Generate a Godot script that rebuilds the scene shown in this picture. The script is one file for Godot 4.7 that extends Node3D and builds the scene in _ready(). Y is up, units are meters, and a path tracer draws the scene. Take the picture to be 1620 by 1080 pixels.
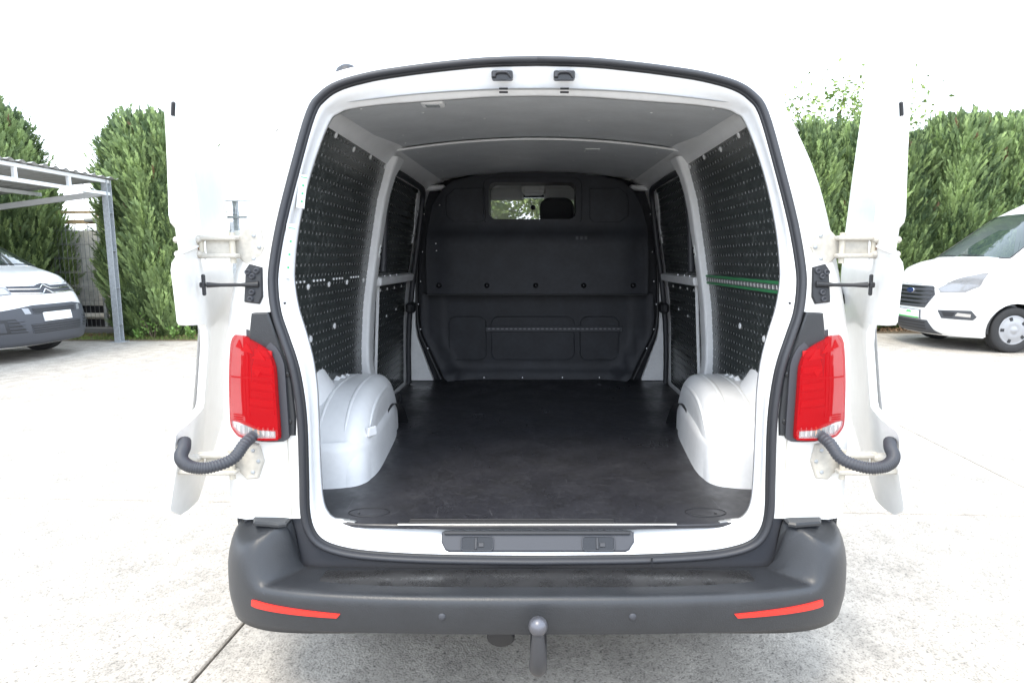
extends Node3D

# ---------------------------------------------------------------- mesh builder
class MB:
	static var wide := 1.0   # the main van is built a touch wider than its first measurements
	var v := PackedVector3Array()
	var n := PackedVector3Array()
	var uv := PackedVector2Array()
	var uv2 := PackedVector2Array()
	var c := PackedColorArray()
	var ix := PackedInt32Array()
	var tint := Color(1, 1, 1)

	func put(p: Vector3, nn: Vector3, u := Vector2.ZERO, u2 := Vector2.ZERO) -> int:
		v.append(p); n.append(nn); uv.append(u); uv2.append(u2); c.append(tint)
		return v.size() - 1

	func tri(a: Vector3, b: Vector3, d: Vector3):
		var nn := (d - a).cross(b - a)
		if nn.length_squared() < 1e-16: return
		nn = nn.normalized()
		var i := put(a, nn); put(b, nn); put(d, nn)
		ix.append_array([i, i + 1, i + 2])

	func quad(a: Vector3, b: Vector3, d: Vector3, e: Vector3):
		tri(a, b, d); tri(a, d, e)

	# rows of points; smooth normals; closed = each row wraps round
	func grid(rows: Array, closed := false, su := 1.0, sv := 1.0):
		var R := rows.size()
		var C: int = rows[0].size()
		var acc := PackedVector3Array(); acc.resize(R * C)
		var CC := C if closed else C - 1
		for r in R - 1:
			for k in CC:
				var k2 := (k + 1) % C
				var a: Vector3 = rows[r][k]; var b: Vector3 = rows[r][k2]
				var d: Vector3 = rows[r + 1][k2]; var e: Vector3 = rows[r + 1][k]
				var n1 := (d - a).cross(b - a); var n2 := (e - a).cross(d - a)
				acc[r * C + k] += n1 + n2; acc[r * C + k2] += n1
				acc[(r + 1) * C + k2] += n1 + n2; acc[(r + 1) * C + k] += n2
		var base := v.size()
		for r in R:
			for k in C:
				put(rows[r][k], acc[r * C + k].normalized(), Vector2(k * su, r * sv), Vector2(k * su, r * sv))
		for r in R - 1:
			for k in CC:
				var k2 := (k + 1) % C
				var a := base + r * C + k; var b := base + r * C + k2
				var d := base + (r + 1) * C + k2; var e := base + (r + 1) * C + k
				ix.append_array([a, b, d, a, d, e])

	func box(ctr: Vector3, size: Vector3, bas := Basis(), bev := 0.0):
		var h := size * 0.5
		bev = minf(bev, minf(h.x, minf(h.y, h.z)) * 0.9)
		if bev <= 0.0:
			var p := []
			for i in 8:
				p.append(ctr + bas * Vector3(h.x if i & 1 else -h.x, h.y if i & 2 else -h.y, h.z if i & 4 else -h.z))
			for f in [[0, 1, 3, 2], [5, 4, 6, 7], [4, 0, 2, 6], [1, 5, 7, 3], [2, 3, 7, 6], [4, 5, 1, 0]]:
				quad(p[f[0]], p[f[3]], p[f[2]], p[f[1]])
			return
		# chamfered box
		var k := h - Vector3(bev, bev, bev)
		var P := func(x, y, z, axis): # corner, on the face of that axis
			var q := Vector3(x * k.x, y * k.y, z * k.z)
			q[axis] = h[axis] * [x, y, z][axis]
			return ctr + bas * q
		for s in [-1, 1]:
			quadn(P.call(s, -1, -1, 0), P.call(s, 1, -1, 0), P.call(s, 1, 1, 0), P.call(s, -1, 1, 0), bas * Vector3(s, 0, 0))
			quadn(P.call(-1, s, -1, 1), P.call(1, s, -1, 1), P.call(1, s, 1, 1), P.call(-1, s, 1, 1), bas * Vector3(0, s, 0))
			quadn(P.call(-1, -1, s, 2), P.call(1, -1, s, 2), P.call(1, 1, s, 2), P.call(-1, 1, s, 2), bas * Vector3(0, 0, s))
			for t in [-1, 1]:
				quadn(P.call(s, t, -1, 0), P.call(s, t, 1, 0), P.call(s, t, 1, 1), P.call(s, t, -1, 1), bas * Vector3(s, t, 0))
				quadn(P.call(s, -1, t, 0), P.call(s, 1, t, 0), P.call(s, 1, t, 2), P.call(s, -1, t, 2), bas * Vector3(s, 0, t))
				quadn(P.call(-1, s, t, 1), P.call(1, s, t, 1), P.call(1, s, t, 2), P.call(-1, s, t, 2), bas * Vector3(0, s, t))
				for u in [-1, 1]:
					trin(P.call(s, t, u, 0), P.call(s, t, u, 1), P.call(s, t, u, 2), bas * Vector3(s, t, u))

	func trin(a: Vector3, b: Vector3, d: Vector3, want: Vector3):
		if (d - a).cross(b - a).dot(want) < 0: tri(a, d, b)
		else: tri(a, b, d)

	func quadn(a: Vector3, b: Vector3, d: Vector3, e: Vector3, want: Vector3):
		if (d - a).cross(b - a).dot(want) < 0: quad(a, e, d, b)
		else: quad(a, b, d, e)

	func tube(path: PackedVector3Array, rad, seg := 10, caps := true):
		var rows := []
		var up := Vector3.UP
		for i in path.size():
			var t: Vector3 = (path[mini(i + 1, path.size() - 1)] - path[maxi(i - 1, 0)]).normalized()
			if i == 0:
				up = t.cross(Vector3(0.31, 0.9, 0.2)).normalized()
			else:
				up = (up - t * up.dot(t)).normalized()
			var sd := t.cross(up)
			var r: float = rad[i] if rad is Array or rad is PackedFloat32Array else rad
			var row := PackedVector3Array()
			for k in seg:
				var a := TAU * k / seg
				row.append(path[i] + (up * cos(a) + sd * sin(a)) * r)
			rows.append(row)
		grid(rows, true)
		if caps:
			for e in [0, rows.size() - 1]:
				var m: Vector3 = path[e]
				var out := path[0] - path[1] if e == 0 else path[e] - path[e - 1]
				for k in seg: trin(m, rows[e][k], rows[e][(k + 1) % seg], out)

	# profile of (radius, height) about the local y axis of xf
	func lathe(profile: Array, xf: Transform3D, seg := 16):
		var rows := []
		for p in profile:
			var row := PackedVector3Array()
			for k in seg:
				var a := TAU * k / seg
				row.append(xf * Vector3(p.x * cos(a), p.y, p.x * sin(a)))
			rows.append(row)
		grid(rows, true)

	# polygon in the xy plane of xf, from z = 0 to z = -depth, front edge chamfered by bev
	func prism(poly: PackedVector2Array, xf: Transform3D, depth: float, bev := 0.0):
		var front := poly
		if bev > 0:
			var o := Geometry2D.offset_polygon(poly, -bev, Geometry2D.JOIN_MITER)
			if o.size() > 0: front = o[0]
		var t := Geometry2D.triangulate_polygon(front)
		for i in range(0, t.size(), 3):
			trin(xf * v3(front[t[i]], 0), xf * v3(front[t[i + 1]], 0), xf * v3(front[t[i + 2]], 0), xf.basis.z)
		var same := front.size() == poly.size() and bev > 0
		var start := 0
		var fdir := 1
		if same:
			var best := 1e9
			for i in front.size():
				var dd := front[i].distance_squared_to(poly[0])
				if dd < best: best = dd; start = i
			if Geometry2D.is_polygon_clockwise(front) != Geometry2D.is_polygon_clockwise(poly): fdir = -1
		var N := poly.size()
		var cc := Vector2.ZERO
		for p in poly: cc += p / N
		var sgn := 1.0 if Geometry2D.is_polygon_clockwise(poly) else -1.0
		for i in N:
			var a := poly[i]; var b := poly[(i + 1) % N]
			var nrm2 := Vector2(b.y - a.y, a.x - b.x) * -sgn
			var out := xf.basis * Vector3(nrm2.x, nrm2.y, 0)
			var z0 := -bev if same else 0.0
			quadn(xf * v3(a, z0), xf * v3(b, z0), xf * v3(b, -depth), xf * v3(a, -depth), out)
			if same:
				var fa := front[posmod(start + fdir * i, N)]; var fb := front[posmod(start + fdir * (i + 1), N)]
				quadn(xf * v3(a, z0), xf * v3(b, z0), xf * v3(fb, 0), xf * v3(fa, 0), out + xf.basis.z * out.length())
		var tb := Geometry2D.triangulate_polygon(poly)
		for i in range(0, tb.size(), 3):
			trin(xf * v3(poly[tb[i]], -depth), xf * v3(poly[tb[i + 1]], -depth), xf * v3(poly[tb[i + 2]], -depth), -xf.basis.z)

	func v3(p: Vector2, z: float) -> Vector3: return Vector3(p.x, p.y, z)

	# a polygon laid on the surface map(u, v), cut into cells so that it follows it; out_ref is a point inside the thing
	func patch(poly: PackedVector2Array, map: Callable, cell: Vector2, off := 0.0, depth := 0.0, holes := [], inside := Vector3.ZERO):
		var lo := poly[0]; var hi := poly[0]
		for p in poly: lo = lo.min(p); hi = hi.max(p)
		var nx := maxi(1, int(ceil((hi.x - lo.x) / cell.x))); var ny := maxi(1, int(ceil((hi.y - lo.y) / cell.y)))
		var cs := Vector2((hi.x - lo.x) / nx, (hi.y - lo.y) / ny)
		for i in nx:
			for j in ny:
				var a := lo + cs * Vector2(i, j); var b := a + cs
				var parts := Geometry2D.intersect_polygons(poly, PackedVector2Array([a, Vector2(b.x, a.y), b, Vector2(a.x, b.y)]))
				for h in holes:
					var nxt := []
					for q in parts: nxt.append_array(Geometry2D.clip_polygons(q, h))
					parts.assign(nxt)
				for q in parts:
					var t := Geometry2D.triangulate_polygon(q)
					if t.is_empty(): continue
					var base := v.size()
					for p in q:
						var fr := frame(map, p, inside)
						put(fr[0] + fr[1] * off, fr[1], p, p)
					for k in range(0, t.size(), 3):
						var A := base + t[k]; var B := base + t[k + 1]; var D := base + t[k + 2]
						if (v[D] - v[A]).cross(v[B] - v[A]).dot(n[A]) < 0: ix.append_array([A, D, B])
						else: ix.append_array([A, B, D])
		if depth > 0:
			var loops := [poly]
			loops.append_array(holes)
			for lp in loops:
				for i in lp.size():
					var a: Vector2 = lp[i]; var b: Vector2 = lp[(i + 1) % lp.size()]
					var m := maxi(1, int(ceil(maxf(absf(b.x - a.x) / cs.x, absf(b.y - a.y) / cs.y))))
					for k in m:
						var f0 := frame(map, a.lerp(b, float(k) / m), inside); var f1 := frame(map, a.lerp(b, float(k + 1) / m), inside)
						quad(f0[0] + f0[1] * off, f1[0] + f1[1] * off, f1[0] + f1[1] * (off - depth), f0[0] + f0[1] * (off - depth))

	func frame(map: Callable, p: Vector2, inside: Vector3) -> Array:
		var P: Vector3 = map.call(p)
		var e := 0.004
		var du: Vector3 = map.call(p + Vector2(e, 0)) - map.call(p - Vector2(e, 0))
		var dv: Vector3 = map.call(p + Vector2(0, e)) - map.call(p - Vector2(0, e))
		var nn := du.cross(dv).normalized()
		if nn.dot(P - inside) < 0: nn = -nn
		return [P, nn]

	func mesh() -> ArrayMesh:
		if wide != 1.0:
			for i in v.size(): v[i].x *= wide
		var arr := []
		arr.resize(Mesh.ARRAY_MAX)
		arr[Mesh.ARRAY_VERTEX] = v; arr[Mesh.ARRAY_NORMAL] = n; arr[Mesh.ARRAY_TEX_UV] = uv; arr[Mesh.ARRAY_TEX_UV2] = uv2
		arr[Mesh.ARRAY_COLOR] = c; arr[Mesh.ARRAY_INDEX] = ix
		var m := ArrayMesh.new()
		m.add_surface_from_arrays(Mesh.PRIMITIVE_TRIANGLES, arr)
		return m

# ---------------------------------------------------------------- naming
var taken := {}
func numbered(called: String, parent: Node) -> String:
	var key := "%d/%s" % [parent.get_instance_id(), called]
	var k: int = taken.get(key, 0)
	taken[key] = k + 1
	return called if k == 0 else "%s_%03d" % [called, k]

func put(called: String, mesh, m: Material, parent: Node = self, kind := "") -> MeshInstance3D:
	var o := MeshInstance3D.new()
	o.mesh = mesh.mesh() if mesh is MB else mesh
	o.material_override = m
	o.name = numbered(called, parent)
	parent.add_child(o, true)
	if kind: o.set_meta("kind", kind)
	return o

func tag(o: Node, label: String, category: String, group := ""):
	o.set_meta("label", label); o.set_meta("category", category)
	if group: o.set_meta("group", group)

func thing(called: String, label: String, category: String, at := Vector3.ZERO, turn := 0.0, group := "") -> Node3D:
	var o := Node3D.new()
	o.name = numbered(called, self)
	add_child(o, true)
	o.position = at; o.rotation_degrees.y = turn
	tag(o, label, category, group)
	return o

# ---------------------------------------------------------------- small maths
func cr2(P: Array, steps: int) -> PackedVector2Array:
	var o := PackedVector2Array()
	for i in P.size() - 1:
		var a: Vector2 = P[maxi(i - 1, 0)]; var b: Vector2 = P[i]; var d: Vector2 = P[i + 1]; var e: Vector2 = P[mini(i + 2, P.size() - 1)]
		for k in steps: o.append(b.cubic_interpolate(d, a, e, float(k) / steps))
	o.append(P[-1])
	return o

func cr3(P: Array, steps: int) -> PackedVector3Array:
	var o := PackedVector3Array()
	for i in P.size() - 1:
		var a: Vector3 = P[maxi(i - 1, 0)]; var b: Vector3 = P[i]; var d: Vector3 = P[i + 1]; var e: Vector3 = P[mini(i + 2, P.size() - 1)]
		for k in steps: o.append(b.cubic_interpolate(d, a, e, float(k) / steps))
	o.append(P[-1])
	return o

func lut(T: Array, x: float) -> float: # table of (x, value), x rising
	if x <= T[0].x: return T[0].y
	for i in T.size() - 1:
		if x <= T[i + 1].x:
			return lerpf(T[i].y, T[i + 1].y, (x - T[i].x) / (T[i + 1].x - T[i].x))
	return T[-1].y

func rrect(w: float, h: float, r: float, at := Vector2.ZERO, seg := 5) -> PackedVector2Array:
	var o := PackedVector2Array()
	for q in 4:
		var cc := at + Vector2((w / 2 - r) * [1, -1, -1, 1][q], (h / 2 - r) * [1, 1, -1, -1][q])
		for k in seg + 1:
			var a := PI / 2 * (q + float(k) / seg)
			o.append(cc + Vector2(cos(a), sin(a)) * r)
	return o

func circle(at: Vector2, r: float, seg := 20) -> PackedVector2Array:
	var o := PackedVector2Array()
	for k in seg: o.append(at + Vector2(cos(TAU * k / seg), sin(TAU * k / seg)) * r)
	return o

func flip(poly: PackedVector2Array, s: int) -> PackedVector2Array:
	if s > 0: return poly
	var o := PackedVector2Array()
	for p in poly: o.append(Vector2(-p.x, p.y))
	o.reverse()
	return o

func at3(p: Vector3, bas := Basis()) -> Transform3D: return Transform3D(bas, p)
const Y2Z := Basis(Vector3(1, 0, 0), Vector3(0, 0, 1), Vector3(0, -1, 0))   # lathe axis along +z
const Y2X := Basis(Vector3(0, 1, 0), Vector3(1, 0, 0), Vector3(0, 0, -1))

# ---------------------------------------------------------------- materials
func mat(r: float, g: float, b: float, rough := 0.6, metal := 0.0) -> StandardMaterial3D:
	var m := StandardMaterial3D.new()
	m.albedo_color = Color(r, g, b).linear_to_srgb()
	m.roughness = rough; m.metallic = metal
	m.cull_mode = BaseMaterial3D.CULL_DISABLED
	return m

func noise_img(size: int, freq: float, sd: int, oct := 4) -> PackedByteArray:
	var nz := FastNoiseLite.new()
	nz.seed = sd; nz.frequency = freq; nz.fractal_octaves = oct
	nz.noise_type = FastNoiseLite.TYPE_SIMPLEX_SMOOTH
	var im := nz.get_seamless_image(size, size)
	im.convert(Image.FORMAT_L8)
	return im.get_data()

func tex_from(size: int, fn: Callable) -> ImageTexture: # fn(index) -> Color (sRGB)
	var d := PackedByteArray(); d.resize(size * size * 4)
	for i in size * size:
		var q: Color = fn.call(i)
		d[i * 4] = q.r8; d[i * 4 + 1] = q.g8; d[i * 4 + 2] = q.b8; d[i * 4 + 3] = q.a8
	return tex(size, d)

func tex(size: int, d: PackedByteArray) -> ImageTexture:
	var im := Image.create_from_data(size, size, false, Image.FORMAT_RGBA8, d)
	im.generate_mipmaps()
	return ImageTexture.create_from_image(im)

func gray_tex(size: int, noises: Array, lo: float, hi: float, tintc := Color(1, 1, 1)) -> ImageTexture:
	# sum of [bytes, weight, contrast centre] -> grey between lo and hi (sRGB)
	return tex_from(size, func(i):
		var s := 0.0
		for a in noises: s += (a[0][i] / 255.0 - 0.5) * a[1]
		var g := clampf(lerpf(lo, hi, 0.5 + s), 0, 1)
		return Color(g * tintc.r, g * tintc.g, g * tintc.b))

func tri_map(m: StandardMaterial3D, sc: float):
	m.uv1_triplanar = true; m.uv1_world_triplanar = true
	m.uv1_scale = Vector3(sc, sc, sc)

var M := {}
func make_materials():
	var n1 := noise_img(512, 0.008, 3, 5)
	var n2 := noise_img(512, 0.05, 5, 3)
	var n3 := noise_img(512, 0.22, 8, 2)
	var n4 := noise_img(512, 0.11, 31, 3)
	# concrete of the yard: sandy grey with dark pits and pale crumbs
	var con := mat(1, 1, 1, 0.9)
	con.albedo_texture = tex_from(512, func(i):
		var a: float = n1[i] / 255.0 - 0.5; var b: float = n2[i] / 255.0 - 0.5; var d: float = n3[i] / 255.0
		var g: float = 0.345 * (1.0 + a * 0.46 + b * 0.24 + (d - 0.5) * 0.22)
		var e: float = n4[i] / 255.0
		if d < 0.33 and b < 0.04: g *= 0.45 + d
		if e > 0.66: g *= 1.0 - (e - 0.66) * 2.2
		if e < 0.27: g *= 1.16
		return Color(g * 1.09, g * 0.985, g * 0.845).linear_to_srgb())
	var hb := PackedByteArray(); hb.resize(512 * 512 * 4)
	for i in 512 * 512:
		var hgt := clampi(int(n3[i] * 0.7 + n2[i] * 0.3), 0, 255)
		hb[i * 4] = hgt; hb[i * 4 + 1] = hgt; hb[i * 4 + 2] = hgt; hb[i * 4 + 3] = 255
	con.heightmap_enabled = true; con.heightmap_texture = tex(512, hb); con.heightmap_scale = 0.28
	tri_map(con, 0.85)
	M.concrete = con
	M.joint = mat(0.09, 0.08, 0.07, 0.95)
	M.soil = mat(0.13, 0.10, 0.065, 0.95)
	M.asphalt = con
	# paints and plastics
	var wt := gray_tex(512, [[n1, 0.8], [n2, 0.5]], 0.86, 0.93, Color(1, 0.995, 0.98))
	var p := mat(1, 1, 1, 0.32); p.albedo_texture = wt; tri_map(p, 0.7)
	p.clearcoat_enabled = true; p.clearcoat = 0.5; p.clearcoat_roughness = 0.1
	M.white = p
	var inw := mat(1, 1, 1, 0.38); inw.albedo_texture = gray_tex(512, [[n1, 0.8], [n2, 0.5]], 0.88, 0.94); tri_map(inw, 1.3)
	M.inner_white = inw
	var cream := mat(0.97, 0.955, 0.92, 0.5)
	cream.albedo_texture = gray_tex(512, [[n2, 0.5], [n1, 0.8]], 0.66, 0.80, Color(1, 0.98, 0.94)); tri_map(cream, 2.0)
	M.cream = cream
	M.rust = mat(0.20, 0.10, 0.06, 0.8, 0.3)
	var grain := PackedByteArray(); grain.resize(512 * 512 * 4)
	for i in 512 * 512:
		var hgt := n3[i]
		grain[i * 4] = hgt; grain[i * 4 + 1] = hgt; grain[i * 4 + 2] = hgt; grain[i * 4 + 3] = 255
	var graint := tex(512, grain)
	var bp := mat(1, 1, 1, 0.46)
	bp.albedo_texture = gray_tex(512, [[n1, 0.5], [n2, 0.3]], 0.165, 0.205, Color(0.95, 0.98, 1.04))
	bp.roughness_texture = gray_tex(512, [[n1, 0.9], [n2, 0.4]], 0.8, 1.0)
	bp.heightmap_enabled = true; bp.heightmap_texture = graint; bp.heightmap_scale = 0.05
	tri_map(bp, 1.6)
	M.bumper = bp
	var st := mat(1, 1, 1, 0.4)
	st.albedo_texture = gray_tex(512, [[n1, 0.8], [n2, 0.2]], 0.15, 0.195, Color(1, 0.99, 1.0)); tri_map(st, 2.1)
	st.roughness_texture = gray_tex(512, [[n1, 1.6], [n2, 1.0]], 0.5, 1.0)
	M.step = st
	M.rubber = mat(0.03, 0.031, 0.036, 0.5)
	M.black = mat(0.016, 0.0165, 0.019, 0.5)
	M.black_gloss = mat(0.012, 0.012, 0.014, 0.25)
	M.dark_grey = mat(0.045, 0.047, 0.055, 0.55)
	M.bulk = mat(1, 1, 1, 0.6)
	M.bulk.albedo_texture = gray_tex(512, [[n1, 1.0], [n2, 0.6]], 0.135, 0.185, Color(0.92, 0.96, 1.12)); tri_map(M.bulk, 1.1)
	# cargo floor: black film-faced board, dusty swirls and scuffs
	var rng := RandomNumberGenerator.new(); rng.seed = 11
	var fl := Image.create(1024, 1024, false, Image.FORMAT_RGBA8)
	var big := noise_img(1024, 0.006, 21, 5)
	var mid := noise_img(1024, 0.03, 22, 4)
	var fb := PackedByteArray(); fb.resize(1024 * 1024 * 4)
	for i in 1024 * 1024:
		var s := 0.18 + (big[i] / 255.0 - 0.5) * 0.035 + maxf(0.0, mid[i] / 255.0 - 0.60) * 0.14
		var q := int(clampf(s, 0.1, 0.4) * 255)
		fb[i * 4] = q; fb[i * 4 + 1] = q; fb[i * 4 + 2] = int(q * 1.09); fb[i * 4 + 3] = 255
	fl = Image.create_from_data(1024, 1024, false, Image.FORMAT_RGBA8, fb)
	for k in 420:
		var x := rng.randf() * 1024; var y := rng.randf() * 1024
		var a := rng.randf_range(-0.5, 0.5) + (PI / 2 if rng.randf() < 0.35 else 0.0)
		var l := rng.randf_range(6, 70); var bend := rng.randf_range(-0.02, 0.02)
		var g := rng.randf_range(0.22, 0.36)
		for t in int(l):
			x += cos(a); y += sin(a); a += bend
			fl.set_pixel(posmod(int(x), 1024), posmod(int(y), 1024), Color(g, g, g * 1.03))
	for k in 260:
		fl.set_pixel(rng.randi() % 1024, rng.randi() % 1024, Color(0.5, 0.48, 0.45))
	fl.generate_mipmaps()
	M.floor = mat(1, 1, 1, 0.5)
	M.floor.albedo_texture = ImageTexture.create_from_image(fl)
	M.floor.roughness_texture = gray_tex(512, [[n1, 1.6], [n2, 0.8]], 0.6, 1.0)
	tri_map(M.floor, 0.8)
	# perforated lining board: 38 mm pitch square holes cut clean through
	var pt := tex_from(64, func(i):
		var x: int = i % 64; var y: int = i / 64
		var hole: bool = absi(x - 32) < 8 and absi(y - 32) < 8
		return Color(0.215, 0.23, 0.225, 0.0 if hole else 1.0))
	var sc := PackedByteArray(); sc.resize(1024 * 1024 * 4)
	for i in 1024 * 1024:
		sc[i * 4] = 110; sc[i * 4 + 1] = 114; sc[i * 4 + 2] = 113
		sc[i * 4 + 3] = int(clampf((mid[i] / 255.0 - 0.52) * 1.1 + (big[i] / 255.0 - 0.5) * 0.3, 0, 0.3) * 255)
	var sci := Image.create_from_data(1024, 1024, false, Image.FORMAT_RGBA8, sc)
	for k in 520:
		var x := rng.randf() * 1024; var y := 350 + rng.randf() * 674
		var a := rng.randf() * TAU; var l := rng.randf_range(8, 60); var bend := rng.randf_range(-0.05, 0.05)
		for t in int(l):
			x += cos(a); y += sin(a); a += bend
			sci.set_pixel(posmod(int(x), 1024), posmod(int(y), 1024), Color(0.52, 0.53, 0.52, rng.randf_range(0.15, 0.5)))
	sci.generate_mipmaps()
	M.perf = mat(1, 1, 1, 0.22)
	M.perf.albedo_texture = pt
	M.perf.transparency = BaseMaterial3D.TRANSPARENCY_ALPHA_SCISSOR
	M.perf.alpha_scissor_threshold = 0.5
	M.perf.detail_enabled = true
	M.perf.detail_uv_layer = BaseMaterial3D.DETAIL_UV_2
	M.perf.detail_blend_mode = BaseMaterial3D.BLEND_MODE_MIX
	M.perf.detail_albedo = ImageTexture.create_from_image(sci)
	# ceiling board, grey
	M.ceiling = mat(1, 1, 1, 0.5)
	M.ceiling.albedo_texture = gray_tex(512, [[n1, 1.0], [n2, 0.5]], 0.77, 0.83, Color(0.98, 0.99, 1.0)); tri_map(M.ceiling, 1.0)
	M.headliner = mat(0.55, 0.56, 0.55, 0.85)
	M.seat = mat(0.03, 0.031, 0.034, 0.85)
	# lamps, glass, metal
	var red := mat(0.42, 0.006, 0.010, 0.14)
	red.transparency = BaseMaterial3D.TRANSPARENCY_ALPHA; red.albedo_color.a = 0.66
	red.metallic_specular = 0.12
	M.red_lens = red
	M.red_hot = mat(0.60, 0.022, 0.022, 0.3)
	M.cream_dark = mat(0.5, 0.46, 0.38, 0.5)
	M.red_in = mat(0.40, 0.007, 0.010, 0.35)
	M.red_in2 = mat(0.50, 0.011, 0.013, 0.3)
	M.red_dark = mat(0.38, 0.008, 0.01, 0.35)
	M.reflector = mat(0.75, 0.03, 0.02, 0.25)
	var cl := mat(0.9, 0.9, 0.9, 0.06); cl.transparency = BaseMaterial3D.TRANSPARENCY_ALPHA; cl.albedo_color.a = 0.18
	M.clear_lens = cl
	M.amber = mat(0.75, 0.33, 0.15, 0.3)
	M.chrome = mat(0.75, 0.75, 0.76, 0.15, 1.0)
	M.alu = mat(0.62, 0.62, 0.61, 0.4, 0.9)
	M.steel = mat(0.2, 0.2, 0.215, 0.35, 0.8)
	M.tow = mat(0.05, 0.05, 0.054, 0.45, 0.3)
	M.ball = mat(0.13, 0.13, 0.145, 0.38, 0.6)
	M.wire = mat(0.22, 0.23, 0.235, 0.5, 0.3)
	M.lamp_grey = mat(0.15, 0.16, 0.18, 0.2, 0.4)
	M.galv = mat(0.52, 0.55, 0.57, 0.5, 0.4)
	M.galv.albedo_texture = gray_tex(512, [[n2, 1.0], [n1, 0.8]], 0.8, 1.0); tri_map(M.galv, 3.0)
	var gl := mat(0.07, 0.105, 0.095, 0.03); gl.transparency = BaseMaterial3D.TRANSPARENCY_ALPHA; gl.albedo_color.a = 0.42
	M.glass = gl
	var gl2 := mat(0.9, 0.93, 0.88, 0.02); gl2.transparency = BaseMaterial3D.TRANSPARENCY_ALPHA; gl2.albedo_color.a = 0.55
	M.clear_glass = gl2
	M.tyre = mat(0.022, 0.022, 0.023, 0.8)
	M.hub = mat(0.34, 0.345, 0.36, 0.35, 0.5)
	M.green = mat(0.04, 0.22, 0.085, 0.5)
	M.sticker = mat(0.80, 0.82, 0.80, 0.5)
	M.sticker_green = mat(0.06, 0.5, 0.2, 0.5)
	M.blue = mat(0.012, 0.03, 0.13, 0.2)
	M.plate = mat(0.85, 0.86, 0.84, 0.4)
	M.plate_green = mat(0.10, 0.62, 0.12, 0.4)
	M.jumpy_grey = mat(0.052, 0.055, 0.064, 0.55)
	M.ford_grey = mat(0.05, 0.053, 0.06, 0.5)
	M.steel_white = mat(0.72, 0.73, 0.73, 0.45)
	M.roof_sheet = mat(0.42, 0.42, 0.41, 0.5, 0.3)
	M.wall = mat(0.82, 0.82, 0.80, 0.8)
	M.wall.albedo_texture = gray_tex(512, [[n1, 1.2], [n2, 0.8]], 0.86, 1.0, Color(1, 0.99, 0.97)); tri_map(M.wall, 0.5)
	M.wood = mat(0.33, 0.24, 0.13, 0.7)
	M.bark = mat(0.12, 0.085, 0.06, 0.9)
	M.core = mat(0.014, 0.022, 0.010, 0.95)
	var lf := mat(1, 1, 1, 0.62)
	lf.vertex_color_use_as_albedo = true
	lf.backlight_enabled = true; lf.backlight = Color(0.12, 0.17, 0.05)
	M.leaf = lf

# ---------------------------------------------------------------- scene
func _ready():
	var cam := Camera3D.new()
	cam.name = "camera"
	cam.position = Vector3(0, 1.40, 1.84)
	cam.rotation_degrees = Vector3(-7.4809, 0, 0)
	cam.set_frustum(0.05 * 1080.0 / 990.0, Vector2(-0.05 * 40.0 / 990.0, 0), 0.05, 600)   # the frame is cropped a little to the left of the lens axis
	add_child(cam); cam.current = true
	var env := Environment.new()
	env.background_mode = Environment.BG_SKY
	var sk := ProceduralSkyMaterial.new()
	sk.sky_top_color = Color(0.86, 0.92, 1.0); sk.sky_horizon_color = Color(0.955, 0.975, 1.0)
	sk.sky_curve = 0.15
	sk.ground_bottom_color = Color(0.55, 0.54, 0.52); sk.ground_horizon_color = Color(0.8, 0.8, 0.79)
	sk.sky_energy_multiplier = 1.0
	var sky := Sky.new(); sky.sky_material = sk
	env.sky = sky
	env.ambient_light_source = Environment.AMBIENT_SOURCE_SKY
	env.tonemap_mode = Environment.TONE_MAPPER_LINEAR
	env.tonemap_exposure = 3.8
	env.sdfgi_enabled = true; env.ssao_enabled = true; env.ssil_enabled = true
	var we := WorldEnvironment.new(); we.name = "world_environment"; we.environment = env
	add_child(we)
	var sun := DirectionalLight3D.new()
	sun.name = "sun"
	sun.light_energy = 0.3; sun.light_angular_distance = 20
	sun.light_color = Color(1, 0.97, 0.92)
	sun.rotation_degrees = Vector3(-62, -28, 0)
	sun.shadow_enabled = true
	add_child(sun)

	make_materials()
	build_ground()
	MB.wide = 1.02
	build_cargo_van()
	MB.wide = 1.0
	build_parked_vans()
	build_carport()
	build_fence()
	build_trees()
	build_ground_plants()

# ---------------------------------------------------------------- ground
func build_ground():
	var g := MB.new()
	var rows := []
	for j in 9:
		var r := PackedVector3Array()
		for i in 9: r.append(Vector3(-160 + i * 40, -0.06, 160 - j * 40))
		rows.append(r)
	g.grid(rows)
	var o := put("ground", g, M.joint, self, "structure")
	var px := 4.09; var pz := 4.05
	for row in [[2.48, 10.58, 2], [-9.67, 2.48, 3]]:
		var cnt: int = row[2]
		var dz: float = (row[1] - row[0]) / cnt
		for j in cnt:
			for i in range(-3, 4):
				var z0: float = row[0] + j * dz; var z1 := z0 + dz
				if z0 < -9.0: z0 = -8.9 if i < -1 else -10.3
				slab(o, 0.885 + i * px, (z0 + z1) / 2, px, z1 - z0)
	var far := MB.new()
	far.box(Vector3(0, -0.04, -28), Vector3(140, 0.04, 42), Basis())
	put("earth", far, M.soil, self, "structure")

var slab_mesh := {}
func slab(o: Node, x: float, z: float, w: float, d: float):
	var key := "%.2f" % d
	if not slab_mesh.has(key):
		var sl := MB.new()
		sl.box(Vector3(0, -0.05, 0), Vector3(w - 0.011, 0.1, d - 0.011), Basis(), 0.005)
		slab_mesh[key] = sl.mesh()
	var s := put("slab", slab_mesh[key], M.concrete, o)
	s.position = Vector3(x, 0, z).rotated(Vector3.UP, deg_to_rad(-2.58)); s.rotation_degrees.y = -2.58

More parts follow.
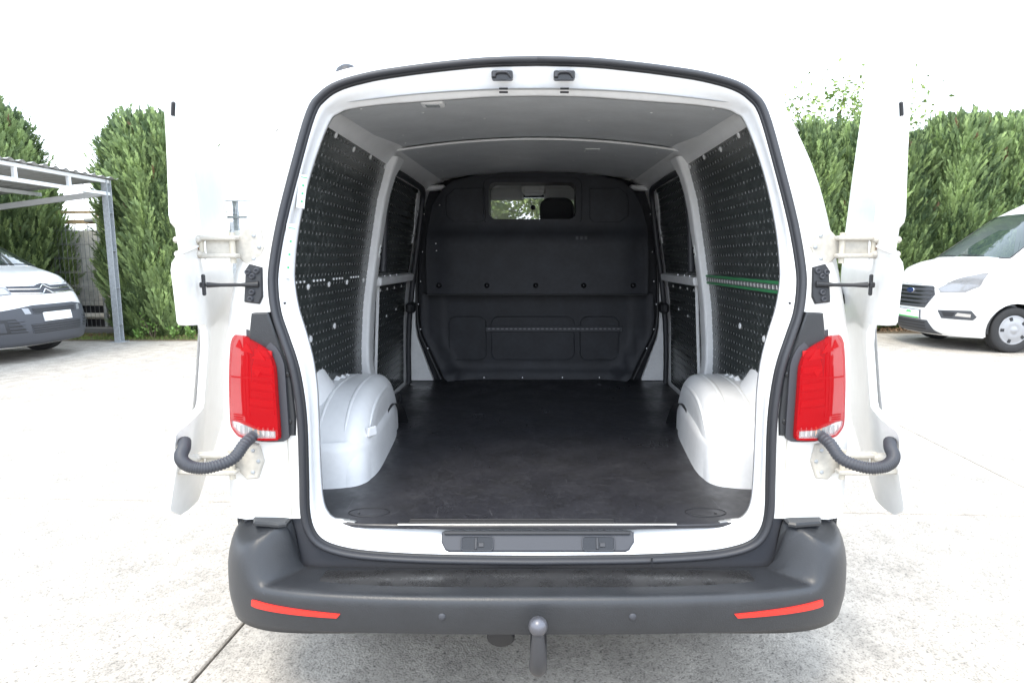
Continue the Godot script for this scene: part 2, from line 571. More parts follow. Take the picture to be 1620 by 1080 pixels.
# ---------------------------------------------------------------- the white van with its rear doors open
func zrear(y: float) -> float: return -0.17 * pow(maxf(0.0, (y - 1.1) / 0.9), 1.15)

# body outline seen from behind: (height, half width)
const BODY := [Vector2(0.30, 0.915), Vector2(0.42, 0.935), Vector2(0.6, 0.945), Vector2(0.8, 0.945), Vector2(1.0, 0.94), Vector2(1.19, 0.925), Vector2(1.34, 0.905), Vector2(1.5, 0.878), Vector2(1.64, 0.846), Vector2(1.8, 0.797), Vector2(1.89, 0.745)]
# inner face of the cargo lining: (height, half width)
const LINING := [Vector2(0.55, 0.868), Vector2(0.97, 0.858), Vector2(1.18, 0.842), Vector2(1.447, 0.80), Vector2(1.685, 0.758), Vector2(1.87, 0.702), Vector2(1.90, 0.685)]
# door opening, right half, top to bottom: x, y of the seal's outer edge, and the depth of the white reveal
const OPENING := [[0.0, 2.017, 0.100], [0.15, 2.013, 0.099], [0.285, 2.0, 0.096], [0.40, 1.985, 0.09], [0.50, 1.968, 0.082], [0.596, 1.940, 0.07], [0.652, 1.902, 0.058], [0.688, 1.845, 0.048], [0.73, 1.679, 0.036], [0.767, 1.511, 0.040], [0.786, 1.38, 0.048], [0.7865, 1.31, 0.052], [0.775, 1.235, 0.055], [0.75, 1.162, 0.053], [0.727, 1.09, 0.048], [0.714, 1.0, 0.043], [0.709, 0.897, 0.038], [0.712, 0.741, 0.040], [0.714, 0.63, 0.047], [0.700, 0.562, 0.060], [0.665, 0.517, 0.074], [0.60, 0.490, 0.083], [0.50, 0.474, 0.087], [0.30, 0.463, 0.088], [0.0, 0.459, 0.088]]

var open_pts := PackedVector2Array()   # closed contour of the opening
var open_in := PackedVector2Array()    # unit vector into the opening
var open_d := PackedFloat32Array()     # reveal

func make_opening():
	var P := []; var Dd := []
	for k in OPENING: P.append(Vector2(k[0], k[1])); Dd.append(Vector2(k[2], 0))
	var h := cr2(P, 4); var d := cr2(Dd, 4)
	var N := h.size()
	for i in N: open_pts.append(h[i]); open_d.append(d[i].x)
	for i in range(N - 2, 0, -1): open_pts.append(Vector2(-h[i].x, h[i].y)); open_d.append(d[i].x)
	var T := open_pts.size()
	for i in T:
		var t := (open_pts[(i + 1) % T] - open_pts[posmod(i - 1, T)]).normalized()
		open_in.append(Vector2(t.y, -t.x))

# ring round the opening: d into the opening (a fraction f of the reveal added), dz towards the viewer
func ring(d: float, dz: float, f := 0.0) -> PackedVector3Array:
	var r := PackedVector3Array()
	for i in open_pts.size():
		var p := open_pts[i] + open_in[i] * (d + f * open_d[i])
		r.append(Vector3(p.x, p.y, zrear(open_pts[i].y) + dz))
	return r

const VL := 4.9   # length of the main van
func t6_rows() -> Array: # s from the front, y, pull-back at the corners, drop at the edge
	return [[0.14, 0.25, 0.35, 0.0], [0.03, 0.34, 0.4, 0.0], [0.0, 0.5, 0.4, 0.0], [0.0, 0.72, 0.42, 0.0], [0.04, 0.9, 0.42, 0.0], [0.08, 1.03, 0.4, 0.01], [0.17, 1.12, 0.36, 0.04], [0.5, 1.21, 0.28, 0.07], [0.95, 1.29, 0.2, 0.06], [1.02, 1.32, 0.18, 0.06], [1.4, 1.6, 0.14, 0.05], [1.75, 1.85, 0.10, 0.08], [2.0, 1.965, 0.06, 0.13], [2.35, 2.02, 0.0, 0.2], [3.2, 2.035, 0.0, 0.235], [4.2, 2.035, 0.0, 0.235], [4.70, 2.03, 0.03, 0.235]]

func build_cargo_van():
	make_opening()
	var van := thing("cargo_van", "white panel van with both rear doors swung open on its empty dark cargo bay", "van")
	var spec := {"rows": t6_rows(), "tumble": BODY, "len": VL, "z": -VL, "wheels": [0.95, 3.95], "wr": 0.34, "arch": 0.40, "ws": [9.15, 11.45], "door": [1.0, 2.25], "open_rear": true}
	van_body(van, spec, M.white)
	van_wheels(van, spec)
	van_front(van, spec)
	# --- rear face of the body
	var N := 60
	var arc: Array = []
	var hp := PackedVector2Array()
	for i in open_pts.size() / 2 + 1:
		if open_pts[i].y > 0.60: hp.append(open_pts[i])
	var ba := [Vector2(0, 2.036), Vector2(0.3, 2.026), Vector2(0.5, 2.0), Vector2(0.63, 1.965), Vector2(0.70, 1.92), Vector2(0.745, 1.87), Vector2(0.797, 1.77)]
	for i in range(BODY.size() - 3, -1, -1):
		if BODY[i].x >= 0.6: ba.append(Vector2(BODY[i].y, BODY[i].x))
	var bo := resample(cr2(ba, 6), N); var so := resample(hp, N)
	var rear := MB.new()
	for s in [1, -1]:
		var r0 := PackedVector3Array(); var r1 := PackedVector3Array(); var r2 := PackedVector3Array(); var r3 := PackedVector3Array()
		for i in N:
			var w := smoothstep(1.9, 1.6, bo[i].y)
			var zz := zrear(so[i].y)
			var inn := bo[i].lerp(so[i], 0.10 + 0.16 * w)
			r0.append(Vector3(so[i].x * s, so[i].y, zz + 0.001)); r1.append(Vector3(inn.x * s, inn.y, zrear(inn.y) - 0.008))
			var q := bo[i].lerp(so[i], 0.03)
			r2.append(Vector3(q.x * s, q.y, zrear(bo[i].y) - 0.03)); r3.append(Vector3(bo[i].x * s, bo[i].y, zrear(bo[i].y) - 0.075))
		var r4 := PackedVector3Array()
		for i in N: r4.append(Vector3((bo[i].x - 0.014) * s, bo[i].y - 0.012, zrear(bo[i].y) - 0.26))
		rear.grid([r0, r1, r2, r3, r4])
	put("rear_pillar", rear, M.white, van)
	# --- seal and white door frame
	var seal := MB.new()
	seal.grid([ring(0, -0.01), ring(0.0, 0.004), ring(0.003, 0.014), ring(0.009, 0.021), ring(0.016, 0.022), ring(0.021, 0.017), ring(0.0235, 0.009), ring(0.0245, 0.002)].map(func(r): return close(r)))
	var seal_o := put("door_seal", seal, M.rubber, van)
	var groove := MB.new()
	groove.grid([close(ring(0.0225, 0.008)), close(ring(0.029, 0.008)), close(ring(0.030, -0.004))])
	put("seal_lip", groove, M.black, seal_o)
	var jt := MB.new()
	jt.box(Vector3(0.345, 0.478, 0.0225), Vector3(0.005, 0.030, 0.004)); put("seal_joint", jt, M.black, seal_o)
	var fr := MB.new()
	fr.grid([ring(0.026, -0.012), ring(0.027, 0.0), ring(0.033, 0.001), ring(0.012, -0.020, 0.55), ring(-0.010, -0.046, 1.0), ring(-0.001, -0.056, 1.0), ring(0.0, -0.066, 1.0), ring(0.0, -0.078, 1.0), ring(-0.05, -0.083, 1.0)].map(func(r): return close(r)))
	var frame_o := put("door_frame", fr, M.inner_white, van)
	for s in [1, -1]:
		for p in [[0.742, 1.53], [0.757, 1.42], [0.70, 1.72], [0.748, 1.27], [0.700, 0.98]]:
			var b := MB.new()
			b.lathe([Vector2(0.0, 0.0022), Vector2(0.0026, 0.0022), Vector2(0.0035, -0.004)], at3(Vector3(p[0] * s - 0.006 * s, p[1], zrear(p[1]) - 0.006), Y2Z), 8)
			put("rivet_hole", b, M.black, frame_o)
	for s in [1, -1]:
		var sm := MB.new()
		sm.tube(PackedVector3Array([Vector3(s * 0.742, 0.865, -0.002), Vector3(s * 0.742, 0.62, -0.002)]), 0.003, 6)
		put("panel_seam", sm, M.cream, van)
		var dk := MB.new()
		dk.tube(PackedVector3Array([Vector3(s * 0.884, 0.755, -0.012), Vector3(s * 0.884, 0.725, -0.012), Vector3(s * 0.892, 0.70, -0.016), Vector3(s * 0.896, 0.63, -0.02)]), 0.004, 6)
		put("jamb_gap", dk, M.black, van)
	# latch strikers at the top
	for x in [-0.105, 0.081]:
		var k := MB.new()
		k.prism(rrect(0.064, 0.026, 0.006), at3(Vector3(x, 1.957, -0.156)), 0.02, 0.0)
		var lo := put("top_latch", k, M.black_gloss, van)
		var c := MB.new()
		c.tube(cr3([Vector3(x - 0.024, 1.950, -0.152), Vector3(x - 0.014, 1.962, -0.147), Vector3(x + 0.014, 1.962, -0.147), Vector3(x + 0.024, 1.950, -0.152)], 4), 0.0026, 6)
		c.box(Vector3(x - 0.024, 1.957, -0.152), Vector3(0.012, 0.016, 0.008), Basis(), 0.002)
		put("striker", c, M.tow, lo)
		for j in 2:
			var h := MB.new()
			h.prism(rrect(0.027, 0.006, 0.0029), at3(Vector3(x + 0.002, 1.9265 - j * 0.0095, -0.186 - 0.0052 * j), Basis(Vector3(1, 0, 0), -0.9)), 0.004)
			put("slot", h, M.black, lo)
	# sill latch cover
	var sc := MB.new()
	var cov := PackedVector2Array([Vector2(-0.294, 0.556), Vector2(-0.285, 0.562), Vector2(0.288, 0.562), Vector2(0.297, 0.556), Vector2(0.297, 0.527), Vector2(0.280, 0.503), Vector2(0.268, 0.498), Vector2(-0.268, 0.498), Vector2(-0.280, 0.503), Vector2(-0.294, 0.527)])
	var tilt := Basis(Vector3(1, 0, 0), -0.55)
	var sillx := at3(Vector3(0, 0.528, -0.012), tilt)
	var covl := PackedVector2Array()
	for p in cov: covl.append(p - Vector2(0, 0.528))
	sc.prism(covl, sillx, 0.03, 0.004)
	var so2 := put("sill_latch_cover", sc, M.dark_grey, van)
	var lip := MB.new()
	lip.box(sillx * Vector3(0, 0.026, 0.003), Vector3(0.57, 0.012, 0.008), tilt, 0.002)
	put("cover_lip", lip, M.black, so2)
	for x in [-0.183, 0.187]:
		var pk := MB.new(); pk.prism(rrect(0.094, 0.038, 0.008), sillx * at3(Vector3(x, -0.006, 0.002)), 0.01)
		put("pocket", pk, M.black_gloss, so2)
		var rim := MB.new()
		var rp := PackedVector3Array()
		for p in rrect(0.097, 0.041, 0.009): rp.append(sillx * Vector3(p.x + x, p.y - 0.006, 0.003))
		rp.append(rp[0]); rp.append(rp[1]); rim.tube(rp, 0.002, 6, false)
		put("pocket_rim", rim, M.dark_grey, so2)
		var st := MB.new()
		st.box(sillx * Vector3(x - 0.004, -0.006, 0.004), Vector3(0.008, 0.036, 0.006), tilt, 0.002)
		st.box(sillx * Vector3(x + 0.012, -0.010, 0.003), Vector3(0.018, 0.014, 0.004), tilt, 0.002)
		put("lock_tongue", st, M.tow, so2)
	# dark valance behind the bumper, below the opening
	var va := MB.new(); var v0 := PackedVector3Array(); var v1 := PackedVector3Array(); var v2 := PackedVector3Array()
	for i in open_pts.size():
		if open_pts[i].y < 0.75:
			var p := open_pts[i]; var o := p - open_in[i] * 0.20
			v0.append(Vector3(p.x, p.y, -0.002)); v1.append(Vector3(lerpf(p.x, o.x, 0.15), lerpf(p.y, o.y, 0.15), -0.012)); v2.append(Vector3(clampf(o.x, -0.9, 0.9), maxf(o.y, 0.36), -0.03))
	va.grid([v0, v1, v2]); put("rear_valance", va, M.dark_grey, van)
	build_interior(van)
	build_bulkhead(van)
	build_cab(van)
	build_lamps(van)
	build_bumper(van)
	for s in [1, -1]: build_door(van, s)

func close(r: PackedVector3Array) -> PackedVector3Array:
	var o := r.duplicate(); o.append(r[0]); return o

func resample(p: PackedVector2Array, n: int) -> PackedVector2Array:
	var L := PackedFloat32Array([0.0])
	for i in range(1, p.size()): L.append(L[-1] + p[i].distance_to(p[i - 1]))
	var o := PackedVector2Array()
	var k := 0
	for i in n:
		var t: float = L[-1] * i / (n - 1)
		while k < p.size() - 2 and L[k + 1] < t: k += 1
		o.append(p[k].lerp(p[k + 1], clampf((t - L[k]) / maxf(1e-6, L[k + 1] - L[k]), 0, 1)))
	return o

# ---------------------------------------------------------------- cargo bay
func lining_grid(s: int, z0: float, z1: float, y0: float, y1: float, inset: float, nz := 8, ny := 12) -> MB:
	var m := MB.new()
	var rows := []
	for j in ny + 1:
		var y := lerpf(y0, y1, float(j) / ny)
		var r := PackedVector3Array()
		for i in nz + 1: r.append(Vector3(s * (lut(LINING, y) - inset), y, lerpf(z0, z1, float(i) / nz)))
		rows.append(r)
	var b := m.v.size()
	m.grid(rows)
	for j in ny + 1:
		for i in nz + 1:
			var k := b + j * (nz + 1) + i
			m.uv[k] = Vector2(m.v[k].z / 0.038, m.v[k].y / 0.038 + 0.2)
			m.uv2[k] = Vector2(m.v[k].z / 1.15 + 0.3 * s, (1.9 - m.v[k].y) / 1.3)
	return m

# lining board whose outline in (z, y) is a polygon
func lining_patch(s: int, poly: Array, inset: float) -> MB:
	var m := MB.new()
	m.patch(PackedVector2Array(poly), func(p): return Vector3(s * (lut(LINING, p.y) - inset), p.y, p.x), Vector2(0.15, 0.06), 0.0, 0.006, [], Vector3(s * 5, 1.2, -1))
	for k in m.v.size():
		m.uv[k] = Vector2(m.v[k].z / 0.038, m.v[k].y / 0.038 + 0.2)
		m.uv2[k] = Vector2(m.v[k].z / 1.15 + 0.3 * s, (1.9 - m.v[k].y) / 1.3)
	return m

func disc(called: String, at: Vector3, nrm: Vector3, r: float, m: Material, parent: Node, h := 0.002):
	var b := MB.new()
	var y := nrm.normalized(); var x := y.cross(Vector3(0.1, 0.2, 0.97)).normalized()
	b.lathe([Vector2(0, h), Vector2(r * 0.8, h), Vector2(r, h * 0.3), Vector2(r, -0.002)], Transform3D(Basis(x, y, x.cross(y)), at), 12)
	return put(called, b, m, parent)

func build_interior(van: Node3D):
	# floor board, rounded at its rear corners
	var w := 0.672
	var pl := PackedVector2Array([Vector2(0.86, -0.112), Vector2(w, -0.112), Vector2(w - 0.02, -0.075), Vector2(w - 0.06, -0.052), Vector2(w - 0.14, -0.040), Vector2(0.3, -0.030), Vector2(-0.3, -0.030), Vector2(-w + 0.14, -0.040), Vector2(-w + 0.06, -0.052), Vector2(-w + 0.02, -0.075), Vector2(-w, -0.112), Vector2(-0.86, -0.112), Vector2(-0.86, -2.46), Vector2(0.86, -2.46)])
	var fl := MB.new()
	fl.prism(pl, Transform3D(Basis(Vector3(1, 0, 0), Vector3(0, 0, 1), Vector3(0, 1, 0)), Vector3(0, 0.572, 0)), 0.012, 0.003)
	var floor_o := put("floor_board", fl, M.floor, van)
	var strip := MB.new()
	strip.box(Vector3(0.0, 0.5745, -0.036), Vector3(0.86, 0.004, 0.012), Basis(), 0.001)
	put("edge_strip", strip, M.alu, floor_o)
	for k in 3:
		var rb := MB.new()
		rb.box(Vector3(-0.08, 0.5735, -0.052 - k * 0.011), Vector3(0.64, 0.003, 0.004), Basis(), 0.001)
		put("tread_rib", rb, M.black, floor_o)
	for s in [1, -1]:
		var hs := MB.new()
		hs.box(Vector3(s * 0.60, 0.573, -0.066), Vector3(0.07, 0.004, 0.012), Basis(Vector3.UP, s * 0.28), 0.001)
		put("corner_strip", hs, M.alu, floor_o)
		var hr := MB.new()
		var cp := PackedVector3Array()
		for k in 41: cp.append(Vector3(s * 0.545 + 0.065 * cos(TAU * k / 40.0), 0.5725, -0.135 + 0.036 * sin(TAU * k / 40.0)))
		hr.tube(cp, 0.0016, 5, false)
		put("tie_down_lid", hr, M.black, floor_o)
		disc("lid_pin", Vector3(s * 0.575, 0.573, -0.125), Vector3.UP, 0.004, M.black_gloss, floor_o)
	var under := MB.new()
	under.box(Vector3(0, 0.525, -1.28), Vector3(1.70, 0.05, 2.42))
	under.box(Vector3(0, 0.40, -0.9), Vector3(0.9, 0.2, 1.3), Basis(), 0.03)
	put("underbody", under, M.black, van)
	for s in [1, -1]:
		# bare body wall just behind the boards
		put("body_wall", lining_grid(s, -0.30, -1.34, 0.50, 1.905, -0.005), M.inner_white, van)
		put("side_door_inner", lining_grid(s, -1.341, -2.6, 0.50, 1.905, -0.004), M.inner_white, van)
		# two perforated boards of the rear quarter: above and below the waist
		var q_poly := [Vector2(-0.275, 1.868), Vector2(-0.23, 1.72), Vector2(-0.18, 1.50), Vector2(-0.14, 1.30), Vector2(-0.12, 1.10), Vector2(-0.12, 0.90), Vector2(-0.4, 0.80), Vector2(-1.245, 0.80), Vector2(-1.245, 1.862)]
		var up := put("perforated_board", lining_patch(s, q_poly, 0.002), M.perf, van)
		put("backing_sheet", lining_patch(s, q_poly, -0.0008), M.inner_white, up)
		for k in 5:
			var zz: float = [-0.24, -0.45, -0.68, -0.92, -1.18][k]
			var yy := 1.30
			if s < 0:
				disc("screw_cap", Vector3(s * (lut(LINING, yy) - 0.004), yy, zz), Vector3(-s, -0.15, 0), 0.011, M.inner_white, up)
				for q in 4:
					var z2 := zz - 0.05 - q * 0.038
					if z2 > -1.24: disc("rivet", Vector3(s * (lut(LINING, yy + 0.02) - 0.004), yy + 0.02, z2), Vector3(-s, -0.15, 0), 0.0045, M.inner_white, up)
			var y2: float = [1.835, 1.84, 1.83, 1.838, 1.835][k]
			disc("screw_cap", Vector3(s * (lut(LINING, y2) - 0.004), y2, zz - 0.03), Vector3(-s, -0.4, 0), 0.011, M.inner_white, up)
		for p in [[-0.52, 1.10], [-0.80, 1.12]]:
			disc("screw_cap", Vector3(s * (lut(LINING, p[1]) - 0.004), p[1], p[0]), Vector3(-s, 0, 0), 0.013, M.inner_white, up)
		# cant rail along the roof edge
		var cant := MB.new()
		var rows := []
		for q in [[0.60, 1.945], [0.612, 1.912], [0.640, 1.899], [0.672, 1.884], [0.690, 1.866], [0.70, 1.852], [0.72, 1.846]]:
			var r := PackedVector3Array()
			for i in 12: r.append(Vector3(s * q[0], q[1], lerpf(-0.20, -2.44, i / 11.0)))
			rows.append(r)
		cant.grid(rows); put("cant_rail", cant, M.inner_white, van)
		# pillar between the quarter and the side door
		var pil := MB.new(); rows = []
		for j in 17:
			var y := lerpf(1.885, 0.56, j / 16.0)
			var foot := smoothstep(0.86, 0.60, y)
			var head := smoothstep(1.78, 1.885, y)
			var xo := lut(LINING, y) + 0.01; var xi := lut(LINING, y) - 0.036 - 0.012 * head - 0.075 * foot
			var za := -1.235 + 0.02 * head - 0.10 * foot; var zb := -1.335 - 0.03 * head - 0.15 * foot
			rows.append(PackedVector3Array([Vector3(s * xo, y, za), Vector3(s * (xi + 0.012), y, za - 0.002), Vector3(s * (xi + 0.003), y, za - 0.008), Vector3(s * xi, y, za - 0.02), Vector3(s * xi, y, zb + 0.018), Vector3(s * (xi + 0.004), y, zb + 0.006), Vector3(s * (xi + 0.014), y, zb), Vector3(s * xo, y, zb)]))
		pil.grid(rows); var pil_o := put("pillar", pil, M.inner_white, van)
		var br := MB.new()
		br.box(Vector3(s * (lut(LINING, 1.44) - 0.038), 1.44, -1.29), Vector3(0.004, 0.06, 0.022), Basis(Vector3(0, 0, 1), s * 0.17), 0.001)
		put("bracket", br, M.sticker, pil_o)
		for yy in [1.455, 1.425]: disc("hole", Vector3(s * (lut(LINING, yy) - 0.041), yy, -1.29), Vector3(-s, 0, 0), 0.005, M.black, pil_o)
		# foot flange with ragged weld tab and hook
		var tab := MB.new()
		tab.quad(Vector3(s * 0.80, 0.80, -1.30), Vector3(s * 0.855, 0.80, -1.36), Vector3(s * 0.80, 0.578, -1.50), Vector3(s * 0.715, 0.578, -1.44))
		tab.quad(Vector3(s * 0.80, 0.80, -1.30), Vector3(s * 0.715, 0.578, -1.44), Vector3(s * 0.70, 0.578, -1.40), Vector3(s * 0.785, 0.80, -1.27))
		put("foot_flange", tab, M.inner_white, pil_o)
		var hook := MB.new()
		var hp := PackedVector3Array()
		for k in 17: hp.append(Vector3(s * (0.735 - 0.018 * cos(TAU * k / 16.0)), 0.66 + 0.028 * sin(TAU * k / 16.0), -1.44 - 0.028 * sin(TAU * k / 16.0)))
		hook.tube(hp, 0.005, 6, false)
		if s < 0: put("lashing_ring", hook, M.black, pil_o)
		# side door region: sunk boards, ledge, white trims
		var d_poly := [Vector2(-1.35, 1.82), Vector2(-1.35, 1.31), Vector2(-2.23, 1.31), Vector2(-2.23, 1.62), Vector2(-2.07, 1.82)]
		var u2 := put("perforated_board", lining_patch(s, d_poly, 0.004), M.perf, van)
		put("backing_sheet", lining_patch(s, d_poly, 0.001), M.inner_white, u2)
		var darkf := MB.new()
		darkf.tube(cr3([Vector3(s * 0.765, 1.34, -1.345), Vector3(s * 0.742, 1.66, -1.345), Vector3(s * 0.705, 1.815, -1.36), Vector3(s * 0.695, 1.835, -1.45), Vector3(s * 0.695, 1.835, -1.9), Vector3(s * 0.70, 1.825, -2.14), Vector3(s * 0.72, 1.76, -2.225), Vector3(s * 0.76, 1.5, -2.26), Vector3(s * 0.80, 1.25, -2.27), Vector3(s * 0.835, 0.9, -2.27), Vector3(s * 0.84, 0.58, -2.26)], 4), 0.017, 8)
		put("side_door_seal", darkf, M.rubber, van)
		var trim := MB.new()
		trim.patch(PackedVector2Array([Vector2(-2.205, 1.315 + 0.3), Vector2(-2.06, 1.80), Vector2(-2.14, 1.80), Vector2(-2.225, 1.72), Vector2(-2.245, 1.50), Vector2(-2.205, 1.50)]), func(p): return Vector3(s * (lut(LINING, p.y) - 0.008), p.y, p.x), Vector2(0.1, 0.06), 0.0, 0.01, [], Vector3(s * 5, 1.2, -1))
		var trim_o := put("window_trim", trim, M.inner_white, van)
		for yy in [1.70, 1.55]: disc("screw", Vector3(s * (lut(LINING, yy) - 0.009), yy, -2.19), Vector3(-s, 0, 0.2), 0.008, M.chrome, trim_o)
		var led := MB.new()
		led.box(Vector3(s * 0.805, 1.289, -1.78), Vector3(0.05, 0.045, 0.84), Basis(Vector3(0, 0, 1), s * 0.16), 0.006)
		var led_o := put("ledge", led, M.inner_white, van)
		for zz in [-1.5, -1.62, -1.78]:
			disc("stud", Vector3(s * 0.795, 1.312, zz), Vector3(-s * 0.2, 1, 0), 0.007, M.chrome, led_o, 0.006)
		put("perforated_board", lining_patch(s, [Vector2(-1.355, 1.262), Vector2(-1.355, 0.80), Vector2(-1.41, 0.68), Vector2(-1.445, 0.68), Vector2(-1.445, 1.262)], 0.004), M.perf, van)
		var l_poly := [Vector2(-1.475, 1.258), Vector2(-1.475, 0.74), Vector2(-1.56, 0.60), Vector2(-2.20, 0.60), Vector2(-2.20, 1.258)]
		var lo := put("perforated_board", lining_patch(s, l_poly, 0.006), M.perf, van)
		put("backing_sheet", lining_patch(s, l_poly, 0.003), M.inner_white, lo)
		var gap := MB.new()
		gap.box(Vector3(s * 0.838, 0.99, -1.460), Vector3(0.016, 0.56, 0.012), Basis(Vector3(0, 0, 1), s * 0.06), 0.003)
		put("door_trim", gap, M.inner_white, van)
		for q in [[-1.53, 1.235], [-1.68, 1.236], [-1.86, 1.235], [-2.05, 1.236], [-1.50, 1.06], [-1.72, 1.08], [-1.95, 1.10]]:
			disc("screw_cap", Vector3(s * (lut(LINING, q[1]) - 0.007), q[1], q[0]), Vector3(-s, 0, 0), 0.008, M.inner_white, lo)
		var knob := MB.new()
		knob.box(Vector3(s * 0.80, 1.09, -2.20), Vector3(0.05, 0.07, 0.13), Basis(), 0.015)
		put("door_handle", knob, M.black, van)
		# white foot of the front pillar beside the bulkhead
		var fpil := MB.new()
		fpil.prism(flip(PackedVector2Array([Vector2(0.70, 0.575), Vector2(0.86, 0.575), Vector2(0.845, 0.95), Vector2(0.835, 1.26), Vector2(0.805, 1.26), Vector2(0.812, 0.95), Vector2(0.80, 0.87)]), s), at3(Vector3(0, 0, -2.385)), 0.03, 0.003)
		put("pillar_foot", fpil, M.inner_white, van)
		build_arch(van, s)
	# green lashing rail on the right-hand wall
	var y0 := 1.303
	var rb := Basis(Vector3(0, 0, 1), 0.16)
	var rail := thing_part("lashing_rail", van)
	var gr := MB.new()
	for q in [0.0165, -0.0165]:
		gr.box(Vector3(lut(LINING, y0 + q) - 0.006, y0 + q, -0.735), Vector3(0.012, 0.010, 1.03), rb, 0.002)
	rail.mesh = gr.mesh(); rail.material_override = M.green
	var ch := MB.new()
	ch.box(Vector3(lut(LINING, y0) - 0.003, y0, -0.735), Vector3(0.006, 0.022, 1.03), rb)
	put("rail_channel", ch, M.alu, rail)
	var te := MB.new()
	te.box(Vector3.ZERO, Vector3(0.008, 0.017, 0.007), Basis(), 0.002)
	var tm := te.mesh()
	for k in 54:
		var t := put("rail_tooth", tm, M.alu if k % 2 else M.steel, rail)
		t.position = Vector3((lut(LINING, y0) - 0.009) * MB.wide, y0, -0.232 - k * 0.019)
		t.rotation = Vector3(0, 0, 0.16)
	# ceiling: two grey boards
	for q in [[-0.19, -1.15, 1.928, 1.962], [-1.16, -2.30, 1.953, 1.958]]:
		var c := MB.new(); var rows := []
		for j in 9:
			var z := lerpf(q[0], q[1], j / 8.0)
			var r := PackedVector3Array()
			for i in 25:
				var u := -1.0 + i / 12.0
				r.append(Vector3(u * 0.645, lerpf(q[2], q[3], j / 8.0) - 0.052 * u * u, z))
			rows.append(r)
		c.grid(rows)
		var co := put("ceiling_board", c, M.ceiling, van)
		for p in [[0.40, 0.3], [-0.40, 0.3], [0.55, 0.7], [-0.55, 0.7], [0.2, 0.55], [-0.2, 0.5], [-0.57, 0.12], [0.57, 0.12], [0.58, 0.9], [-0.58, 0.9], [0.1, 0.95], [-0.33, 0.93]]:
			var u: float = p[0] / 0.645
			disc("rivet", Vector3(p[0], lerpf(q[2], q[3], p[1]) - 0.052 * u * u, lerpf(q[0], q[1], p[1])), Vector3.DOWN, 0.0045, M.inner_white, co)
	var seam := MB.new(); var sp := PackedVector3Array()
	for i in 25:
		var u := -1.0 + i / 12.0
		sp.append(Vector3(u * 0.645, 1.953 - 0.052 * u * u, -1.155))
	seam.tube(sp, 0.006, 6); put("roof_seam", seam, M.inner_white, van)
	var rl := MB.new()
	rl.prism(rrect(0.075, 0.06, 0.008), Transform3D(Basis(Vector3(1, 0, 0), Vector3(0, 0, 1), Vector3(0, -1, 0)), Vector3(-0.345, 1.912, -0.35)), 0.012, 0.003)
	var lo2 := put("interior_light", rl, M.inner_white, van)
	var lens := MB.new()
	lens.prism(rrect(0.045, 0.034, 0.004), Transform3D(Basis(Vector3(1, 0, 0), Vector3(0, 0, 1), Vector3(0, -1, 0)), Vector3(-0.345, 1.9095, -0.35)), 0.006)
	put("lens", lens, M.galv, lo2)
	var hk := MB.new()
	hk.box(Vector3(0.27, 1.942, -1.36), Vector3(0.07, 0.004, 0.004)); hk.box(Vector3(0.237, 1.942, -1.40), Vector3(0.004, 0.004, 0.08)); hk.box(Vector3(0.303, 1.942, -1.38), Vector3(0.004, 0.004, 0.04))
	put("roof_clip", hk, M.sticker, van)
	var roof_in := MB.new()
	roof_in.box(Vector3(0, 1.985, -1.40), Vector3(0.9, 0.01, 2.1))
	put("roof_inner", roof_in, M.headliner, van)
	# white paper labels with green print on the left door post
	for q in [[1.425, 0.165, 0.026], [1.605, 0.10, 0.024]]:
		var yy: float = q[0]
		var lb := MB.new()
		var bx := Basis(Vector3(0, 0, 1), -0.11) * Basis(Vector3(1, 0, 0), -0.15)
		var ctr := Vector3(-0.744 + (yy - 1.4) * 0.19, yy, zrear(yy) - 0.020)
		bx = Basis(Vector3(0, 0, 1), -0.14) * Basis(Vector3(0, 1, 0), 0.75)
		lb.box(ctr + bx * Vector3(0, 0, 0.004), Vector3(q[2], q[1], 0.003), bx)
		var lbo := put("paper_label", lb, M.sticker, frame_of(van))
		for k in 4:
			var mk := MB.new()
			mk.box(ctr + bx * Vector3(0.002, q[1] * (0.42 - 0.24 * k), 0.0062), Vector3(0.006 if k else 0.020, 0.006 if k else 0.0022, 0.001), bx)
			put("green_print", mk, M.sticker_green, lbo)

func frame_of(van: Node3D) -> Node: return van.get_node("door_frame")

func thing_part(called: String, parent: Node) -> MeshInstance3D:
	return put(called, null, null, parent)

